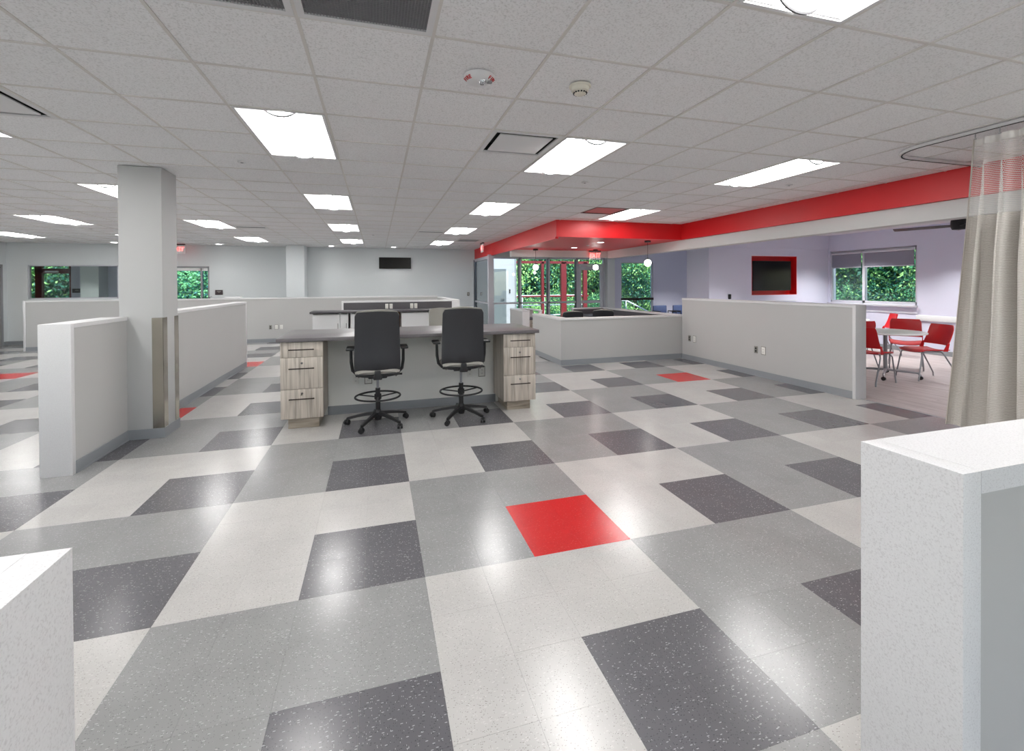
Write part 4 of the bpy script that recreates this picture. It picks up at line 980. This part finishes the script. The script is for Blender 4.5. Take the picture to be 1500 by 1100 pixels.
def netmat():
    m, t, p = newmat('curtain_netting'); u = t.nodes.new('ShaderNodeUVMap'); sp = t.nodes.new('ShaderNodeSeparateXYZ'); t.links.new(u.outputs[0], sp.inputs[0])
    def mth(op, a, b=None):
        n = t.nodes.new('ShaderNodeMath'); n.operation = op
        for i, v in ((0, a), (1, b)):
            if v is None: continue
            if isinstance(v, (int, float)): n.inputs[i].default_value = v
            else: t.links.new(v, n.inputs[i])
        return n.outputs[0]
    # brick-like offset holes
    row = mth('FLOOR', mth('MULTIPLY', sp.outputs[1], 70)); off = mth('MULTIPLY', mth('MODULO', row, 2), .5)
    fu = mth('FRACT', mth('ADD', mth('MULTIPLY', sp.outputs[0], 80), off)); fv = mth('FRACT', mth('MULTIPLY', sp.outputs[1], 70))
    du = mth('MULTIPLY', mth('ABSOLUTE', mth('SUBTRACT', fu, .5)), 1.0); dv = mth('MULTIPLY', mth('ABSOLUTE', mth('SUBTRACT', fv, .5)), 1.0)
    hole = mth('LESS_THAN', mth('ADD', mth('MULTIPLY', du, du), mth('MULTIPLY', dv, dv)), .185)
    band = mth('GREATER_THAN', sp.outputs[1], 2.62); hole = mth('MULTIPLY', hole, mth('SUBTRACT', 1, band))
    t.links.new(mth('SUBTRACT', 1, hole), p.inputs['Alpha']); p.inputs['Base Color'].default_value = srgb(226, 224, 220); p.inputs['Roughness'].default_value = .8
    return m
sheet('mesh_header', 2.06, 2.67, 8, netmat(), cu)
e_ = MB().tube([cpt(0, z) for z in (.33, .8, 1.3, 1.8, 2.06, 2.67)], .006, 6); e_.obj('edge_hem', M['curtain'], cu)
hk = MB().tube([(0, 0, -.02), (0, 0, -.06)], .004, 6).torus((0, 0, -.068), .008, .002, 10, 5).mesh('hook', M['grille'])
for k in range(15):
    o = bpy.data.objects.new('hook', hk); COL.objects.link(o); o.parent = cu; o.location = (0, 2.46-k*.15, CH-.003)

# ================================================================== CAFE
f = thing('ceiling_fan', 'black ceiling fan in the cafe, partly behind the curtain', 'fan', (7.92, 4.42, CH))
MB().tube([(0, 0, 0), (0, 0, -.32)], .014, 12).obj('downrod', M['black'], f)
MB().lathe([(0, 0), (.06, 0), (.055, -.05), (.02, -.07), (0, -.07)], 24).obj('canopy', M['black'], f)
MB().lathe([(0, -.30), (.06, -.305), (.085, -.34), (.09, -.42), (.07, -.47), (0, -.48)], 28).obj('motor', M['black'], f)
for k in range(3):
    a = math.radians(112)+k*2*PI/3; P = []
    for q in (.08, .2, .4, .6, .72):
        hw = .05 if q > .1 else .025; P.append([(math.cos(a)*q-math.sin(a)*s*hw, math.sin(a)*q+math.cos(a)*s*hw, -.41+.012*s) for s in (-1, -.3, .3, 1)])
    MB().grid(P, .007).obj('blade', M['black'], f)
def cafe_table(label, x, y, r):
    t = thing('cafe_table', label, 'table', (x, y, 0), .25)
    MB().lathe([(0, .715), (r-.012, .715), (r, .722), (r, .736), (r-.008, .742), (0, .742)], 56).obj('tabletop', M['whitetop'], t)
    MB().tube([(0, 0, .08), (0, 0, .7)], .028, 16).tube([(0, -.16, .70), (0, .16, .70)], .015, 8).tube([(-.2, 0, .70), (.2, 0, .70)], .015, 8).obj('pedestal', M['grey_metal'], t)
    for k in range(4):
        a = k*PI/2+.3; l = MB().tube([(0, 0, .12), (.40*math.cos(a), .40*math.sin(a), .10), (.43*math.cos(a), .43*math.sin(a), .06)], [.022, .017, .014], 8).obj('leg', M['grey_metal'], t)
        cxx, cyy = .43*math.cos(a), .43*math.sin(a)
        MB().tube([(cxx-.012, cyy, .03), (cxx+.012, cyy, .03)], .03, 14).tube([(cxx, cyy, .03), (cxx, cyy, .08)], .008, 6).obj('caster', M['black'], l)
cafe_table('round white cafe table among the red chairs, nearest', 7.93, 5.40, .52)
cafe_table('round white cafe table farther back, mostly hidden by the half wall', 9.75, 7.55, .5)
def red_chair(label, x, y, face):
    """face: direction the sitter looks, radians"""
    t = thing('red_chair', label, 'chair', (x, y, 0), face-PI/2, 'red cafe chairs')
    P = []
    for i in range(11):
        v = -1+2*i/10; row = []
        for j in range(11):
            u = -1+2*j/10; x_ = u*.225*(1-.06*v*v); z = .455+.018*u*u-.03*max(0, v-.6)*2.0-.008*math.cos(u*1.5)*math.cos(v)
            row.append((x_, v*.215, z))
        P.append(row)
    MB().grid(P, .014).obj('seat', M['redchair'], t)
    P = []
    for i in range(10):
        q = i/9; z = .55+.31*q; hw = .225-.012*q-(.02*(q-.85)/.15 if q > .85 else 0)
        row = [(u*hw, -.215-.075*q-.03*math.sin(q*2)+.05*u*u, z) for u in [-1+2*j/10 for j in range(11)]]; P.append(row)
    MB().grid(P, .013).obj('backrest', M['redchair'], t)
    for s in (-1, 1):
        Q = []
        for i in range(5):
            q = i/4; z = .46+.12*q; Q.append([(s*.222-.0, -.12-.05*q+.03*w_*(1-q*.5), z) for w_ in (-1.6, -.6, .6)])
        MB().grid(Q, .012*s).obj('back_upright', M['redchair'], t)
        MB().tube([(s*.18, .15, .45), (s*.205, .19, .40), (s*.225, .25, .03), (s*.225, .252, .0)], .0105, 8).obj('leg', M['grey_metal'], t)
        MB().tube([(s*.18, -.1, .45), (s*.205, -.14, .40), (s*.235, -.33, .06), (s*.235, -.335, .0)], .0105, 8).obj('leg', M['grey_metal'], t)
    MB().tube([(-.18, .15, .447), (.18, .15, .447)], .009, 8).tube([(-.18, -.1, .447), (.18, -.1, .447)], .009, 8).tube([(-.18, .15, .447), (-.18, -.1, .447)], .009, 8).tube([(.18, .15, .447), (.18, -.1, .447)], .009, 8).obj('seat_frame', M['grey_metal'], t)
red_chair('red chair on the right of the near table, back to the curtain', 8.33, 5.10, math.radians(160))
red_chair('red chair behind the near table, its back facing the room', 9.05, 5.82, math.radians(214))
red_chair('red chair left of the near table, seat edge past the half wall', 7.28, 5.18, math.radians(10))
red_chair('red chair farthest back, standing by the window wall', 10.35, 7.2, math.radians(140))
red_chair('red chair behind the half wall end, only its back showing', 8.25, 6.15, math.radians(60))
# waiting chairs in the lobby
for x, lb in ((8.68, 'navy waiting chair at the left, by the lobby window'), (9.42, 'navy waiting chair at the right, half behind the half wall')):
    t = thing('waiting_chair', lb, 'chair', (x, 12.45, 0))
    MB().bbox(-.25, .25, -.25, .22, .40, .48, .03).obj('seat', M['navy'], t)
    MB().bbox(-.25, .25, .18, .25, .50, .84, .03).obj('backrest', M['navy'], t)
    for s in (-1, 1):
        MB().tube([(s*.29, -.24, 0), (s*.29, -.24, .64), (s*.29, .18, .66), (s*.29, .24, 0)], .014, 8).tube([(s*.29, -.2, .42), (s*.24, -.2, .43)], .012, 6).tube([(s*.29, .2, .55), (s*.24, .22, .56)], .012, 6).obj('leg', M['black'], t)
        MB().bbox(s*.29-.025, s*.29+.025, -.24, .16, .655, .68, .01).obj('armrest', M['black'], t)
